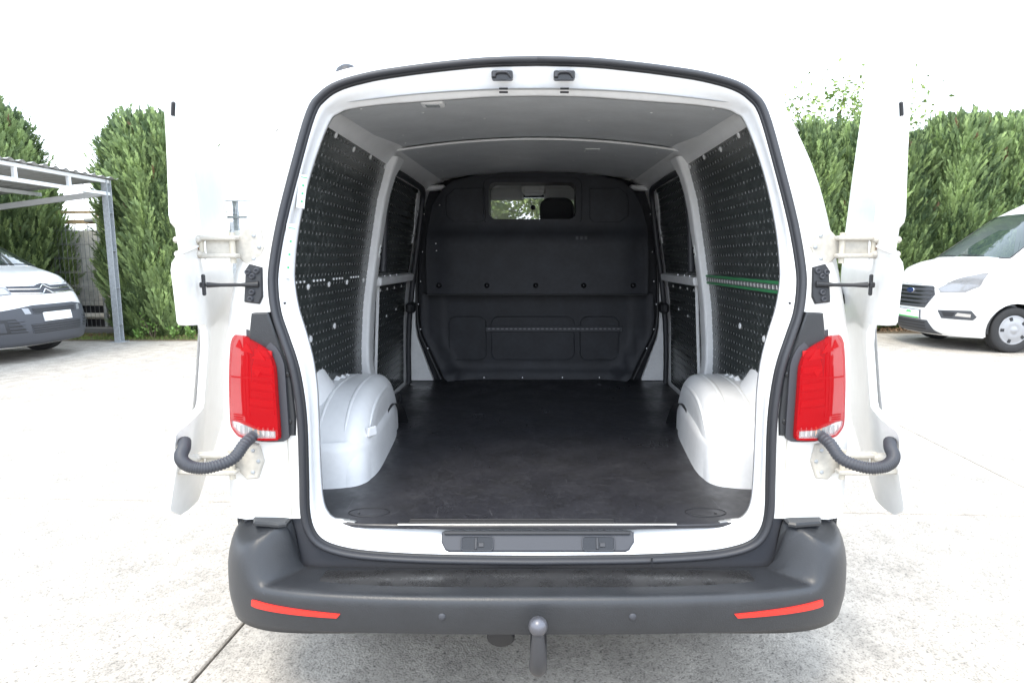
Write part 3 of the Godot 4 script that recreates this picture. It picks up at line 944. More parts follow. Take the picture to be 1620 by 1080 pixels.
func build_arch(van: Node3D, s: int):
	# wheel box: a rounded hump against the side wall, wider at its rear end
	var P := func(ph: float, t: float) -> Vector3:
		# ph 0 (rear foot) .. PI (front foot) round the hump; t 0 wall .. 1 inner face centre
		var c := cos(ph); var sn := sin(ph)
		var ex := 2.0 / 2.6
		var uz := signf(c) * pow(absf(c), ex); var uy := pow(absf(sn), ex)
		var zz := -0.80; var rz := 0.44 if c > 0 else 0.47; var ry := 0.325
		var rr: float; var dx: float
		# along t: flat top to the shoulder, then rounding, then the face
		if t < 0.45: rr = 1.0; dx = t / 0.45 * 0.7
		elif t < 0.75:
			var a := (t - 0.45) / 0.3 * PI / 2
			rr = 1.0 - 0.26 * (1 - cos(a)); dx = 0.7 + 0.30 * sin(a)
		else: rr = 0.74 * (1.0 - (t - 0.75) / 0.25); dx = 1.0
		var z := zz + uz * rz * rr
		var y := 0.565 + uy * ry * rr
		var xin := lerpf(0.615, 0.675, clampf((-0.40 - z) / 0.75, 0, 1))
		var x := lerpf(0.87, xin, dx)
		return Vector3(s * x, y, z)
	var m := MB.new(); var rows := []
	for j in 33:
		var r := PackedVector3Array()
		for i in 41: r.append(P.call(PI * i / 40.0, j / 32.0))
		rows.append(r)
	m.grid(rows)
	var o := put("wheel_box", m, M.inner_white, van)
	# pressed ribs running over the hump
	for t in [0.20, 0.44, 0.66]:
		var rb := MB.new(); var pth := PackedVector3Array(); var rad := PackedFloat32Array()
		for i in 31:
			var f := i / 30.0
			var q: Vector3 = P.call(lerpf(0.5, 2.3, f), t)
			pth.append(q - Vector3(0, 0.008, 0) + Vector3(s * 0.004, 0, 0)); rad.append(0.0115 * pow(sin(PI * clampf(f, 0.02, 0.98)), 0.4))
		rb.tube(pth, rad, 10)
		put("pressed_rib", rb, M.inner_white, o)
	# skirt along the floor
	var sk := MB.new(); rows = []
	for q in [[1.0, 0.20], [1.035, 0.185], [1.05, 0.16], [1.055, 0.09], [1.06, 0.0]]:
		var r := PackedVector3Array()
		for i in 33:
			var a := i / 32.0
			# plan outline from the wall round the inner face back to the wall
			var zz: float; var xx: float
			var zc := -0.79
			var ang := lerpf(-0.08, PI + 0.08, a)
			var ex := 2.0 / 4.5
			zz = zc + signf(cos(ang)) * pow(absf(cos(ang)), ex) * 0.435
			var xin := lerpf(0.615, 0.675, clampf((-0.40 - zz) / 0.75, 0, 1))
			xx = 0.87 - pow(maxf(0, sin(ang)), ex) * (0.87 - xin)
			var k: float = q[0]
			r.append(Vector3(s * (0.87 + (xx - 0.87) * (1.0 + (k - 1.0) * 1.2)), 0.566 + q[1] * 0.85, zc + (zz - zc) * (0.97 + (k - 1.0))))
		rows.append(r)
	sk.grid(rows); put("skirt", sk, M.inner_white, o)
	# cone of the spring tower above
	var cn := MB.new(); rows = []
	for j in 7:
		var f := j / 6.0
		var r := PackedVector3Array()
		for i in 17:
			var a := PI * i / 16.0
			var rad := lerpf(0.26, 0.06, pow(f, 0.9))
			r.append(Vector3(s * (0.868 - sin(a) * lerpf(0.16, 0.012, f)), lerpf(0.72, 0.96, f), -0.62 + cos(a) * rad - 0.02 * f))
		rows.append(r)
	cn.grid(rows); put("spring_tower", cn, M.inner_white, o)
	for k in 3:
		var tb := MB.new()
		tb.box(Vector3(s * (0.835 - k * 0.004), 0.895 - k * 0.006, -0.78 - k * 0.06), Vector3(0.02, 0.022, 0.012), Basis(Vector3(0, 0, 1), s * 0.5), 0.002)
		put("weld_tab", tb, M.inner_white, o)
	if s < 0:
		var plug := MB.new()
		plug.prism(rrect(0.045, 0.036, 0.006), Transform3D(Basis(Vector3(0, 0, -1), Vector3(0, 1, 0), Vector3(1, 0, 0)) * Basis(Vector3(0, 1, 0), -0.5), Vector3(-0.612, 0.752, -0.47)), 0.012, 0.004)
		put("blanking_plug", plug, M.inner_white, o)

# ---------------------------------------------------------------- bulkhead
func outline_tube(m: MB, poly: PackedVector2Array, z: float, r: float):
	var p := PackedVector3Array()
	for q in poly: p.append(Vector3(q.x, q.y, z))
	p.append(p[0]); p.append(p[1])
	m.tube(p, r, 6, false)

func build_bulkhead(van: Node3D):
	var win := rrect(0.55, 0.232, 0.045, Vector2(-0.031, 1.773))
	# back plate filling the whole section
	var half := []
	for k in LINING: half.append(Vector2(k.y + 0.012, k.x))
	var pl := PackedVector2Array()
	for p in half: pl.append(p)
	pl.append_array([Vector2(0.45, 1.955), Vector2(0, 1.972), Vector2(-0.45, 1.955)])
	half.reverse()
	for p in half: pl.append(Vector2(-p.x, p.y))
	var flat := func(z): return func(p): return Vector3(p.x, p.y, z)
	var bp := MB.new()
	bp.patch(pl, flat.call(-2.45), Vector2(0.15, 0.11), 0, 0.012, [win], Vector3(0, 1, -5))
	put("bulkhead_plate", bp, M.bulk, van)
	# upper box standing proud, with the window
	var uo := PackedVector2Array([Vector2(0.705, 1.178), Vector2(0.705, 1.45), Vector2(0.695, 1.62), Vector2(0.665, 1.74), Vector2(0.60, 1.845), Vector2(0.53, 1.895), Vector2(0.40, 1.928), Vector2(0.2, 1.948), Vector2(0, 1.952), Vector2(-0.2, 1.948), Vector2(-0.40, 1.928), Vector2(-0.53, 1.895), Vector2(-0.60, 1.845), Vector2(-0.665, 1.74), Vector2(-0.695, 1.62), Vector2(-0.705, 1.45), Vector2(-0.705, 1.178)])
	var ub := MB.new()
	# lower half leans back a little: a crease at y 1.60
	var um := func(p): return Vector3(p.x, p.y, -2.262 + 0.040 * smoothstep(1.63, 1.55, p.y) - 0.02 * smoothstep(0.55, 0.71, absf(p.x)))
	ub.patch(uo, um, Vector2(0.1, 0.08), 0, 0.19, [win], Vector3(0, 1, -5))
	var uo_o := put("bulkhead_upper", ub, M.bulk, van)
	var em := MB.new()
	outline_tube(em, rrect(0.62, 0.30, 0.05, Vector2(-0.031, 1.768)), -2.262, 0.004)
	for s in [1, -1]:
		outline_tube(em, PackedVector2Array([Vector2(s * 0.33, 1.85), Vector2(s * 0.52, 1.85), Vector2(s * 0.575, 1.80), Vector2(s * 0.575, 1.68), Vector2(s * 0.52, 1.635), Vector2(s * 0.36, 1.635), Vector2(s * 0.33, 1.665)]), -2.262, 0.004)
	put("embossing", em, M.bulk, uo_o)
	for x in [-0.615, -0.31, 0.0, 0.305, 0.62]:
		var b := MB.new()
		b.lathe([Vector2(0.0, 0.010), Vector2(0.009, 0.010), Vector2(0.010, 0.004), Vector2(0.017, 0.003), Vector2(0.018, -0.004)], at3(Vector3(x - 0.01, 1.232, -2.221), Y2Z), 10)
		put("bolt", b, M.black_gloss, uo_o)
	for p in [[-0.615, 1.745], [-0.640, 1.50], [-0.637, 1.455], [-0.612, 1.455]]:
		disc("rivet", Vector3(p[0], p[1], -2.255 if p[1] > 1.6 else -2.232), Vector3(0, 0, 1), 0.004, M.inner_white, uo_o)
	var sm := MB.new()
	for k in 3: sm.box(Vector3(0.25 + k * 0.028, 1.535, -2.2210), Vector3(0.016, 0.020, 0.001), Basis(), 0.0)
	put("stencil_mark", sm, M.dark_grey, uo_o)
	var led := MB.new()
	led.box(Vector3(0, 1.172, -2.335), Vector3(1.42, 0.012, 0.20), Basis(), 0.004)
	put("ledge", led, M.black, uo_o)
	# lower part, set back, with flared sides
	var lo := PackedVector2Array([Vector2(0.765, 1.17), Vector2(0.775, 1.0), Vector2(0.765, 0.90), Vector2(0.71, 0.78), Vector2(0.625, 0.60), Vector2(0.60, 0.575), Vector2(-0.60, 0.575), Vector2(-0.625, 0.60), Vector2(-0.71, 0.78), Vector2(-0.765, 0.90), Vector2(-0.775, 1.0), Vector2(-0.765, 1.17)])
	var lb := MB.new()
	lb.patch(lo, func(p):
		var edge := lut([Vector2(0.57, 0.60), Vector2(0.78, 0.71), Vector2(0.9, 0.765), Vector2(1.2, 0.77)], p.y)
		return Vector3(p.x, p.y, -2.44 + 0.06 * smoothstep(edge - 0.14, edge, absf(p.x)) + 0.03 * smoothstep(0.66, 0.585, p.y)), Vector2(0.06, 0.06), 0, 0.03, [], Vector3(0, 1, -5))
	var lb_o := put("bulkhead_lower", lb, M.bulk, van)
	var e2 := MB.new()
	outline_tube(e2, rrect(0.56, 0.30, 0.05, Vector2(-0.03, 0.86)), -2.438, 0.004)
	outline_tube(e2, rrect(0.25, 0.30, 0.05, Vector2(-0.47, 0.86)), -2.438, 0.004)
	outline_tube(e2, rrect(0.26, 0.30, 0.05, Vector2(0.42, 0.86)), -2.438, 0.004)
	put("embossing", e2, M.bulk, lb_o)
	var rail := MB.new()
	rail.box(Vector3(0.112, 0.925, -2.43), Vector3(0.92, 0.036, 0.014), Basis(), 0.003)
	var ro := put("lashing_rail", rail, M.dark_grey, lb_o)
	for k in 30:
		var t := MB.new(); t.box(Vector3(-0.325 + k * 0.030, 0.928, -2.4215), Vector3(0.016, 0.006, 0.004), Basis(), 0.001)
		put("rail_slot", t, M.steel, lb_o)
	for s in [1, -1]:
		var rim := MB.new()
		rim.tube(cr3([Vector3(s * 0.775, 1.72, -2.41), Vector3(s * 0.79, 1.4, -2.40), Vector3(s * 0.80, 1.15, -2.395), Vector3(s * 0.79, 0.93, -2.385), Vector3(s * 0.735, 0.79, -2.375), Vector3(s * 0.645, 0.585, -2.37)], 4), 0.012, 8)
		put("edge_beading", rim, M.black, lb_o)
		for p in [[0.745, 1.70], [0.762, 1.45], [0.78, 1.25], [0.787, 1.10], [0.775, 0.93], [0.73, 0.80], [0.655, 0.61]]:
			disc("screw", Vector3(s * p[0], p[1], -2.365 if p[1] < 1.2 else -2.43), Vector3(0, 0, 1), 0.005, M.chrome, lb_o)
		var wed := MB.new()
		wed.box(Vector3(s * 0.665, 1.862, -2.36), Vector3(0.16, 0.03, 0.09), Basis(Vector3(0, 0, 1), -s * 0.05), 0.012)
		put("roof_gusset", wed, M.inner_white, van)
	for x in [-0.36, -0.1, 0.17, 0.42]:
		disc("screw", Vector3(x, 0.592, -2.395), Vector3(0, 0, 1), 0.005, M.chrome, lb_o)

# ---------------------------------------------------------------- cab seen through the bulkhead window
func build_cab(van: Node3D):
	var hl := MB.new(); var rows := []
	for j in 7:
		var r := PackedVector3Array()
		for i in 11: r.append(Vector3(lerpf(-0.62, 0.62, i / 10.0), [1.955, 1.955, 1.95, 1.94, 1.925, 1.90, 1.875][j] - 0.03 * pow(absf(i - 5) / 5.0, 2), -2.47 - j * 0.12))
		rows.append(r)
	hl.grid(rows); put("headliner", hl, M.headliner, van)
	for q in [[-0.25, 0.30], [0.20, 0.30]]:
		var v := MB.new()
		v.box(Vector3(q[0], 1.885, -2.93), Vector3(q[1], 0.115, 0.03), Basis(Vector3(1, 0, 0), -0.5), 0.012)
		put("sun_visor", v, M.headliner, van)
	var con := MB.new()
	con.box(Vector3(-0.03, 1.905, -2.86), Vector3(0.16, 0.07, 0.2), Basis(), 0.02)
	put("roof_console", con, M.headliner, van)
	var mi := MB.new()
	mi.lathe([Vector2(0, 0.006), Vector2(0.018, 0.006), Vector2(0.022, -0.02), Vector2(0, -0.03)], at3(Vector3(-0.033, 1.80, -3.12), Y2Z), 14)
	put("sensor_housing", mi, M.black, van)
	for x in [-0.48, 0.145, 0.50]:
		var sb := MB.new()
		sb.box(Vector3(x, 1.30, -2.66), Vector3(0.42 if x < 0 or x > 0.4 else 0.34, 0.66, 0.13), Basis(Vector3(1, 0, 0), -0.12), 0.05)
		sb.box(Vector3(x, 0.92, -2.92), Vector3(0.42 if x < 0 or x > 0.4 else 0.34, 0.16, 0.5), Basis(), 0.05)
		var so := put("seat", sb, M.seat, van)
		var hd := MB.new()
		hd.prism(rrect(0.235, 0.19, 0.07), at3(Vector3(x - 0.01, 1.735, -2.60), Basis(Vector3(1, 0, 0), -0.1)), 0.10, 0.02)
		hd.box(Vector3(x, 1.64, -2.64), Vector3(0.14, 0.12, 0.02))
		put("headrest", hd, M.seat, so)
	var da := MB.new()
	da.box(Vector3(0, 1.10, -3.75), Vector3(1.62, 0.34, 0.42), Basis(Vector3(1, 0, 0), 0.2), 0.06)
	put("dashboard", da, M.black, van)
	var sw := MB.new(); var sp := PackedVector3Array()
	var sb2 := Basis(Vector3(1, 0, 0), 0.55)
	for k in 25: sp.append(Vector3(-0.42, 1.20, -3.32) + sb2 * Vector3(0.19 * cos(TAU * k / 24.0), 0, 0.19 * sin(TAU * k / 24.0)))
	sw.tube(sp, 0.014, 8, false); sw.box(Vector3(-0.42, 1.19, -3.34), Vector3(0.32, 0.03, 0.06), sb2, 0.01)
	put("steering_wheel", sw, M.black, van)

# ---------------------------------------------------------------- rear lamps, cables, door checks
func build_lamps(van: Node3D):
	for s in [1, -1]:
		# black trim between seal and lamp
		var tp := MB.new()
		tp.prism(flip(PackedVector2Array([Vector2(0.778, 1.245), Vector2(0.826, 1.243), Vector2(0.835, 1.185), Vector2(0.84, 1.10), Vector2(0.84, 0.872), Vector2(0.716, 0.872), Vector2(0.712, 0.93), Vector2(0.718, 1.03), Vector2(0.730, 1.095), Vector2(0.755, 1.17)]), s), at3(Vector3(0, 0, 0.006)), 0.03, 0.004)
		var tpo := put("lamp_surround", tp, M.bumper, van)
		for y in [1.06, 0.915]:
			disc("screw_hole", Vector3(s * 0.732, y, 0.0065), Vector3(0, 0, 1), 0.009, M.black_gloss, tpo)
		var bk := MB.new()
		bk.box(Vector3(s * 0.855, 1.225, -0.055), Vector3(0.066, 0.10, 0.03), Basis(Vector3(0, 0, 1), s * 0.05), 0.004)
		put("jamb_block", bk, M.dark_grey, tpo)
		# housing
		var lamp := thing_part("tail_lamp", van)
		var map := func(p): return Vector3(s * p.x, p.y, 0.034 - 0.055 * pow(maxf(0.0, (p.x - 0.745) / 0.17), 2.4) - 0.012 * pow(maxf(0, (p.y - 1.0) / 0.18), 2))
		var shape := cr2c([Vector2(0.757, 1.085), Vector2(0.777, 1.132), Vector2(0.832, 1.166), Vector2(0.878, 1.178), Vector2(0.898, 1.15), Vector2(0.910, 1.04), Vector2(0.917, 0.92), Vector2(0.912, 0.892), Vector2(0.885, 0.870), Vector2(0.83, 0.865), Vector2(0.764, 0.867), Vector2(0.753, 0.876), Vector2(0.754, 0.98)], 4)
		var big: PackedVector2Array = Geometry2D.offset_polygon(shape, 0.014, Geometry2D.JOIN_ROUND)[0]
		var shifted := PackedVector2Array()
		for p in big: shifted.append(Vector2(minf(p.x - 0.008, 0.916), p.y + 0.004))
		var ho := MB.new()
		ho.patch(shifted, map, Vector2(0.03, 0.04), -0.018, 0.07, [], Vector3(s * 0.8, 1, -3))
		lamp.mesh = ho.mesh(); lamp.material_override = M.dark_grey
		var back := MB.new()
		back.patch(shape, map, Vector2(0.03, 0.04), -0.014, 0.0, [], Vector3(s * 0.8, 1, -3))
		put("reflector", back, M.red_in, lamp)
		var lens := MB.new()
		var clear := PackedVector2Array([Vector2(0.761, 0.874), Vector2(0.83, 0.8715), Vector2(0.885, 0.876), Vector2(0.908, 0.895), Vector2(0.911, 0.915), Vector2(0.88, 0.915), Vector2(0.84, 0.905), Vector2(0.81, 0.897), Vector2(0.761, 0.895)])
		lens.patch(shape, map, Vector2(0.02, 0.03), 0.004, 0.022, [clear], Vector3(s * 0.8, 1, -3))
		put("red_lens", lens, M.red_lens, lamp)
		var cl := MB.new()
		cl.patch(clear, map, Vector2(0.02, 0.03), 0.003, 0.006, [], Vector3(s * 0.8, 1, -3))
		put("clear_lens", cl, M.clear_lens, lamp)
		var rf := MB.new()
		rf.patch(clear, map, Vector2(0.02, 0.03), -0.012, 0.0, [], Vector3(s * 0.8, 1, -3))
		put("white_reflector", rf, M.alu, lamp)
		for k in 9:
			var rb := MB.new()
			var x := 0.770 + k * 0.0158
			var q: Vector3 = map.call(Vector2(x, 0.89))
			rb.box(q + Vector3(0, 0, -0.006), Vector3(0.004, 0.026, 0.008), Basis(), 0.001)
			put("reflector_rib", rb, M.amber if k in [3, 4] else M.chrome, lamp)
		# facets behind the red
		for k in 8:
			var q2 := MB.new()
			var cy := 0.94 + k * 0.025
			var poly := PackedVector2Array([Vector2(0.768, cy), Vector2(0.85 - 0.004 * k, cy + 0.006), Vector2(0.85 - 0.004 * k, cy + 0.024), Vector2(0.768, cy + 0.018)])
			q2.patch(poly, map, Vector2(0.03, 0.03), -0.010 + 0.002 * (k % 2), 0.006, [], Vector3(s * 0.8, 1, -3))
			put("optic_step", q2, M.red_in2 if k % 2 else M.red_in, lamp)
		for q5 in [[0.785, 1.105, 0.045, 0.028], [0.83, 1.125, 0.04, 0.03], [0.80, 1.075, 0.03, -0.02], [0.865, 1.135, 0.025, 0.028]]:
			var fc := MB.new()
			fc.patch(PackedVector2Array([Vector2(q5[0], q5[1]), Vector2(q5[0] + q5[2], q5[1] + 0.006), Vector2(q5[0] + q5[2] * 0.45, q5[1] + q5[3])]), map, Vector2(0.03, 0.03), -0.006, 0.004, [], Vector3(s * 0.8, 1, -3))
			put("optic_facet", fc, M.red_hot, lamp)
		for k in 4:
			var q3 := MB.new()
			var cx := 0.853 + 0.012 * k
			q3.patch(PackedVector2Array([Vector2(cx, 0.93), Vector2(cx + 0.009, 0.93), Vector2(cx + 0.004, 1.13 - 0.015 * k), Vector2(cx - 0.006, 1.12)]), map, Vector2(0.03, 0.04), -0.011, 0.004, [], Vector3(s * 0.8, 1, -3))
			put("optic_step", q3, M.red_dark if k % 2 else M.red_in, lamp)
		var ln := MB.new()
		var lp := PackedVector3Array()
		for k in 9: lp.append(map.call(Vector2(lerpf(0.759, 0.905, k / 8.0), 1.055 - 0.004 * k / 8.0)) + Vector3(0, 0, 0.001))
		ln.tube(lp, 0.0022, 5); put("divider", ln, M.red_dark, lamp)
		var pr := MB.new()
		for k in 3:
			var q4: Vector3 = map.call(Vector2(0.885, 0.936 - k * 0.007))
			pr.box(q4 + Vector3(0, 0, -0.002), Vector3(0.034, 0.003, 0.002), Basis(Vector3.UP, s * 0.35))
		put("moulded_text", pr, M.red_dark, lamp)
		# corrugated cable sleeve to the door
		var path := cr3([Vector3(s * 0.815, 0.89, -0.04), Vector3(s * 0.840, 0.868, 0.05), Vector3(s * 0.858, 0.832, 0.10), Vector3(s * 0.902, 0.820, 0.140), Vector3(s * 0.942, 0.825, 0.155), Vector3(s * 0.972, 0.838, 0.148), Vector3(s * 0.990, 0.850, 0.125), Vector3(s * 1.000, 0.860, 0.09), Vector3(s * 1.02, 0.868, 0.05)], 22)
		var rad := PackedFloat32Array()
		for i in path.size(): rad.append(0.0178 if i % 3 == 0 else (0.0166 if i % 3 == 1 else 0.0148))
		var hs := MB.new(); hs.tube(path, rad, 14)
		put("cable_sleeve", hs, M.dark_grey, van)
		# door check: plate, bolts, strap with T end
		var cp := MB.new()
		var cpoly := PackedVector2Array()
		for p in [Vector2(0.806, 1.378), Vector2(0.843, 1.388), Vector2(0.853, 1.372), Vector2(0.856, 1.274), Vector2(0.812, 1.268), Vector2(0.802, 1.29)]: cpoly.append(p - Vector2(0, 1.325))
		cp.prism(flip(cpoly, s), at3(Vector3(0, 1.325, zrear(1.325) + 0.007), Basis(Vector3(1, 0, 0), -0.17)), 0.03, 0.003)
		var cpo := put("door_check", cp, M.black, van)
		for p in [[0.820, 1.366], [0.845, 1.362], [0.832, 1.350], [0.832, 1.303], [0.836, 1.283]]:
			var b := MB.new()
			b.lathe([Vector2(0.0, 0.004), Vector2(0.004, 0.004), Vector2(0.005, 0.008), Vector2(0.0085, 0.007), Vector2(0.0095, 0.0)], at3(Vector3(s * p[0], p[1], zrear(p[1]) + 0.006), Y2Z), 10)
			put("bolt", b, M.dark_grey, cpo)
		var rod := MB.new()
		rod.tube(PackedVector3Array([Vector3(s * 0.815, 1.326, -0.03), Vector3(s * 0.86, 1.325, -0.018), Vector3(s * 0.91, 1.325, 0.0), Vector3(s * 0.945, 1.326, 0.012)]), PackedFloat32Array([0.011, 0.0055, 0.0055, 0.0085]), 8)
		rod.box(Vector3(s * 0.955, 1.326, 0.014), Vector3(0.014, 0.016, 0.016), Basis(), 0.003)
		rod.box(Vector3(s * 0.952, 1.326, 0.014), Vector3(0.010, 0.062, 0.010), Basis(), 0.003)
		put("check_strap", rod, M.black, cpo)
		# hinges: plate on the body, double link, jaw on the door
		for hy in [1.436, 0.792]:
			var up: bool = hy > 1
			var z0: float = -0.052 if up else 0.004
			var pb := MB.new()
			var px0 := 0.80 if up else 0.815
			pb.prism(flip(PackedVector2Array([Vector2(px0 + 0.012, hy + 0.052), Vector2(px0 + 0.05, hy + 0.06), Vector2(px0 + 0.088, hy + 0.02), Vector2(px0 + 0.088, hy - 0.02), Vector2(px0 + 0.055, hy - 0.058), Vector2(px0 + 0.020, hy - 0.055), Vector2(px0, hy)]), s), at3(Vector3(0, 0, z0)), 0.016, 0.004)
			var ho2 := put("hinge", pb, M.cream, van)
			for p in [[0.03, 0.034], [0.034, -0.034], [0.016, 0.0]]:
				disc("hinge_screw", Vector3(s * (px0 + p[0]), hy + p[1], z0), Vector3(0, 0, 1), 0.006, M.galv, ho2, 0.003)
			var lk := MB.new()
			var xa := px0 + 0.085; var xb := px0 + 0.175
			for q in [0.026, -0.026]:
				lk.box(Vector3(s * (xa + xb) / 2, hy + q, z0 + 0.018), Vector3(xb - xa + 0.03, 0.014, 0.034), Basis(), 0.004)
			lk.box(Vector3(s * (xa + xb) / 2 - s * 0.006, hy, z0 + 0.012), Vector3(xb - xa - 0.01, 0.05, 0.014), Basis(), 0.004)
			put("hinge_link", lk, M.cream, ho2)
			var pin := MB.new()
			pin.tube(PackedVector3Array([Vector3(s * xa, hy + 0.042, z0 + 0.02), Vector3(s * xa, hy - 0.048, z0 + 0.02)]), 0.0085, 10)
			pin.tube(PackedVector3Array([Vector3(s * xb, hy + 0.034, z0 + 0.022), Vector3(s * xb, hy - 0.034, z0 + 0.022)]), 0.008, 10)
			put("hinge_pin", pin, M.cream_dark, ho2)
			if up:
				var rs := MB.new(); rs.box(Vector3(s * (xb + 0.012), hy, z0 + 0.022), Vector3(0.022, 0.020, 0.02), Basis(), 0.004)
				put("rusty_bush", rs, M.rust, ho2)
			var jaw := MB.new()
			for q in [0.021, -0.021]:
				jaw.box(Vector3(s * (xb + 0.034), hy + q, z0 + 0.022), Vector3(0.085, 0.019, 0.034), Basis(Vector3.UP, s * 0.15), 0.006)
			put("hinge_jaw", jaw, M.cream, ho2)
	# aerial on the roof behind the seal
	var an := MB.new()
	an.lathe([Vector2(0, 0.045), Vector2(0.018, 0.042), Vector2(0.032, 0.032), Vector2(0.040, 0.015), Vector2(0.044, 0.0)], at3(Vector3(-0.59, 1.967, -0.24)), 16)
	put("roof_aerial", an, M.rubber, van)

func cr2c(P: Array, steps: int) -> PackedVector2Array:
	var o := PackedVector2Array(); var N := P.size()
	for i in N:
		var a: Vector2 = P[posmod(i - 1, N)]; var b: Vector2 = P[i]; var d: Vector2 = P[(i + 1) % N]; var e: Vector2 = P[(i + 2) % N]
		for k in steps: o.append(b.lerp(d, float(k) / steps).lerp(b.cubic_interpolate(d, a, e, float(k) / steps), 0.6))
	return o

# ---------------------------------------------------------------- bumper
func build_bumper(van: Node3D):
	# plan: outer face line and inner line, by a parameter u 0 (centre) .. 1 (front end of the wrap-round)
	var OUT := cr3([Vector3(0, 0, 0.205), Vector3(0.30, 0, 0.203), Vector3(0.55, 0, 0.190), Vector3(0.72, 0, 0.165), Vector3(0.83, 0, 0.125), Vector3(0.912, 0, 0.06), Vector3(0.950, 0, -0.03), Vector3(0.958, 0, -0.15), Vector3(0.955, 0, -0.34), Vector3(0.955, 0, -0.5)], 8)
	var IN := cr3([Vector3(0, 0, 0.012), Vector3(0.28, 0, 0.012), Vector3(0.50, 0, 0.010), Vector3(0.64, 0, 0.004), Vector3(0.70, 0, -0.002), Vector3(0.735, 0, -0.006), Vector3(0.83, 0, -0.030), Vector3(0.88, 0, -0.11), Vector3(0.90, 0, -0.34), Vector3(0.90, 0, -0.5)], 8)
	# profile across: t 0 inner .. 1 lower edge
	var m := MB.new(); var rows := []
	var n := OUT.size()
	var bump := {}
	for i in range(-(n - 1), n):
		var s := signf(i) if i != 0 else 1.0
		var o: Vector3 = OUT[absi(i)]; var q: Vector3 = IN[absi(i)]
		var row := PackedVector3Array()
		var lowy := 0.347 - 0.03 * smoothstep(0.4, 0.95, o.x)
		# (share from inner to outer, height on the step, height on the corner)
		for k in [[0.0, 0.44, 0.50], [0.0, 0.452, 0.602], [0.06, 0.456, 0.606], [0.25, 0.458, 0.602], [0.5, 0.459, 0.590], [0.72, 0.461, 0.575], [0.84, 0.462, 0.558], [0.91, 0.461, 0.538], [0.96, 0.456, 0.512], [0.99, 0.446, 0.480], [1.0, 0.432, 0.44], [1.0, 0.41, 0.40], [0.985, 0.375, 0.37], [0.955, 0.350, 0.34]]:
			var p := q.lerp(o, k[0])
			var c := smoothstep(lerpf(0.715, 0.79, k[0] * k[0]), lerpf(0.745, 0.885, k[0] * k[0]), p.x) # 0 step .. 1 raised corner
			var yy: float = lerpf(k[1], k[2], c)
			row.append(Vector3(p.x * s, yy, p.z))
		var e := q.lerp(o, 0.93); row.append(Vector3(e.x * s, lowy, e.z))
		e = q.lerp(o, 0.80); row.append(Vector3(e.x * s, lowy - 0.002, e.z))
		e = q.lerp(o, 0.3); row.append(Vector3(e.x * s, lowy + 0.05, e.z))
		rows.append(row)
	m.grid(rows)
	var bo := put("rear_bumper", m, M.bumper, van)
	# scuffed tread plate on top of the step
	var tr := MB.new(); rows = []
	for j in 5:
		var r := PackedVector3Array()
		for i in 31:
			var x := lerpf(-0.63, 0.63, i / 30.0)
			var ed := 0.156 - 0.045 * pow(absf(x) / 0.63, 4)
			r.append(Vector3(x, 0.4605 + 0.002 * (j / 4.0) - (0.004 if j == 0 or j == 4 else 0.0), lerpf(0.03, ed, j / 4.0)))
		rows.append(r)
	tr.grid(rows); put("tread_plate", tr, M.step, bo)
	# reflectors: follow the outer face
	var face := func(p): # p.x = x, p.y = height
		var z := 0.0
		for i in n - 1:
			if absf(p.x) <= OUT[i + 1].x:
				var f: float = (absf(p.x) - OUT[i].x) / maxf(1e-5, OUT[i + 1].x - OUT[i].x)
				z = lerpf(OUT[i].z, OUT[i + 1].z, f); break
		return Vector3(p.x, p.y, z - 0.03 * smoothstep(0.41, 0.34, p.y) * 0.4)
	for s in [1, -1]:
		var rf := MB.new()
		rf.patch(flip(PackedVector2Array([Vector2(0.545, 0.409), Vector2(0.555, 0.397), Vector2(0.59, 0.397), Vector2(0.803, 0.399), Vector2(0.815, 0.402), Vector2(0.812, 0.420), Vector2(0.80, 0.421)]), s), face, Vector2(0.02, 0.02), 0.004, 0.012, [], Vector3(0, 0.4, -2))
		put("reflector_strip", rf, M.reflector, bo)
		for p in [[0.262, 0.408], [0.775, 0.440]]:
			var q: Vector3 = face.call(Vector2(s * p[0], p[1]))
			var pd := MB.new()
			pd.lathe([Vector2(0, 0.001), Vector2(0.008, 0.001), Vector2(0.0085, -0.002), Vector2(0.0105, -0.002), Vector2(0.011, -0.006)], at3(q + Vector3(0, 0, 0.003 if p[0] < 0.5 else -0.003), Basis(Vector3.UP, s * (0.03 if p[0] < 0.5 else 0.45)) * Y2Z), 14)
			put("parking_sensor", pd, M.dark_grey, bo)
		# corner cap moulding on the wing top
		var cap := MB.new()
		cap.prism(flip(PackedVector2Array([Vector2(0.745, 0.0), Vector2(0.745, -0.035), Vector2(0.765, -0.045), Vector2(0.845, -0.030), Vector2(0.872, 0.03), Vector2(0.885, 0.10), Vector2(0.865, 0.11), Vector2(0.83, 0.03)]), s), Transform3D(Basis(Vector3(1, 0, 0), Vector3(0, 0, -1), Vector3(0, 1, 0)) , Vector3(0, 0.611, 0.0)), 0.012, 0.005)
		put("corner_cap", cap, M.bumper, bo)
	# tow bar
	var tb := MB.new()
	tb.tube(cr3([Vector3(0.004, 0.34, -0.02), Vector3(0.004, 0.305, 0.10), Vector3(0.003, 0.288, 0.20), Vector3(0.002, 0.296, 0.262), Vector3(0.002, 0.335, 0.292), Vector3(0.002, 0.38, 0.300), Vector3(0.002, 0.425, 0.300)], 6), PackedFloat32Array(range(37).map(func(i): return 0.024 if i < 20 else lerpf(0.0245, 0.0165, clampf((i - 22) / 12.0, 0, 1)))), 14)
	var tbo := put("tow_bar", tb, M.tow, van)
	var ball := MB.new()
	var pr := []
	for k in 13: pr.append(Vector2(0.025 * sin(PI * (k / 12.0) * 0.88 + 0.001), 0.025 * cos(PI * (k / 12.0) * 0.88)))
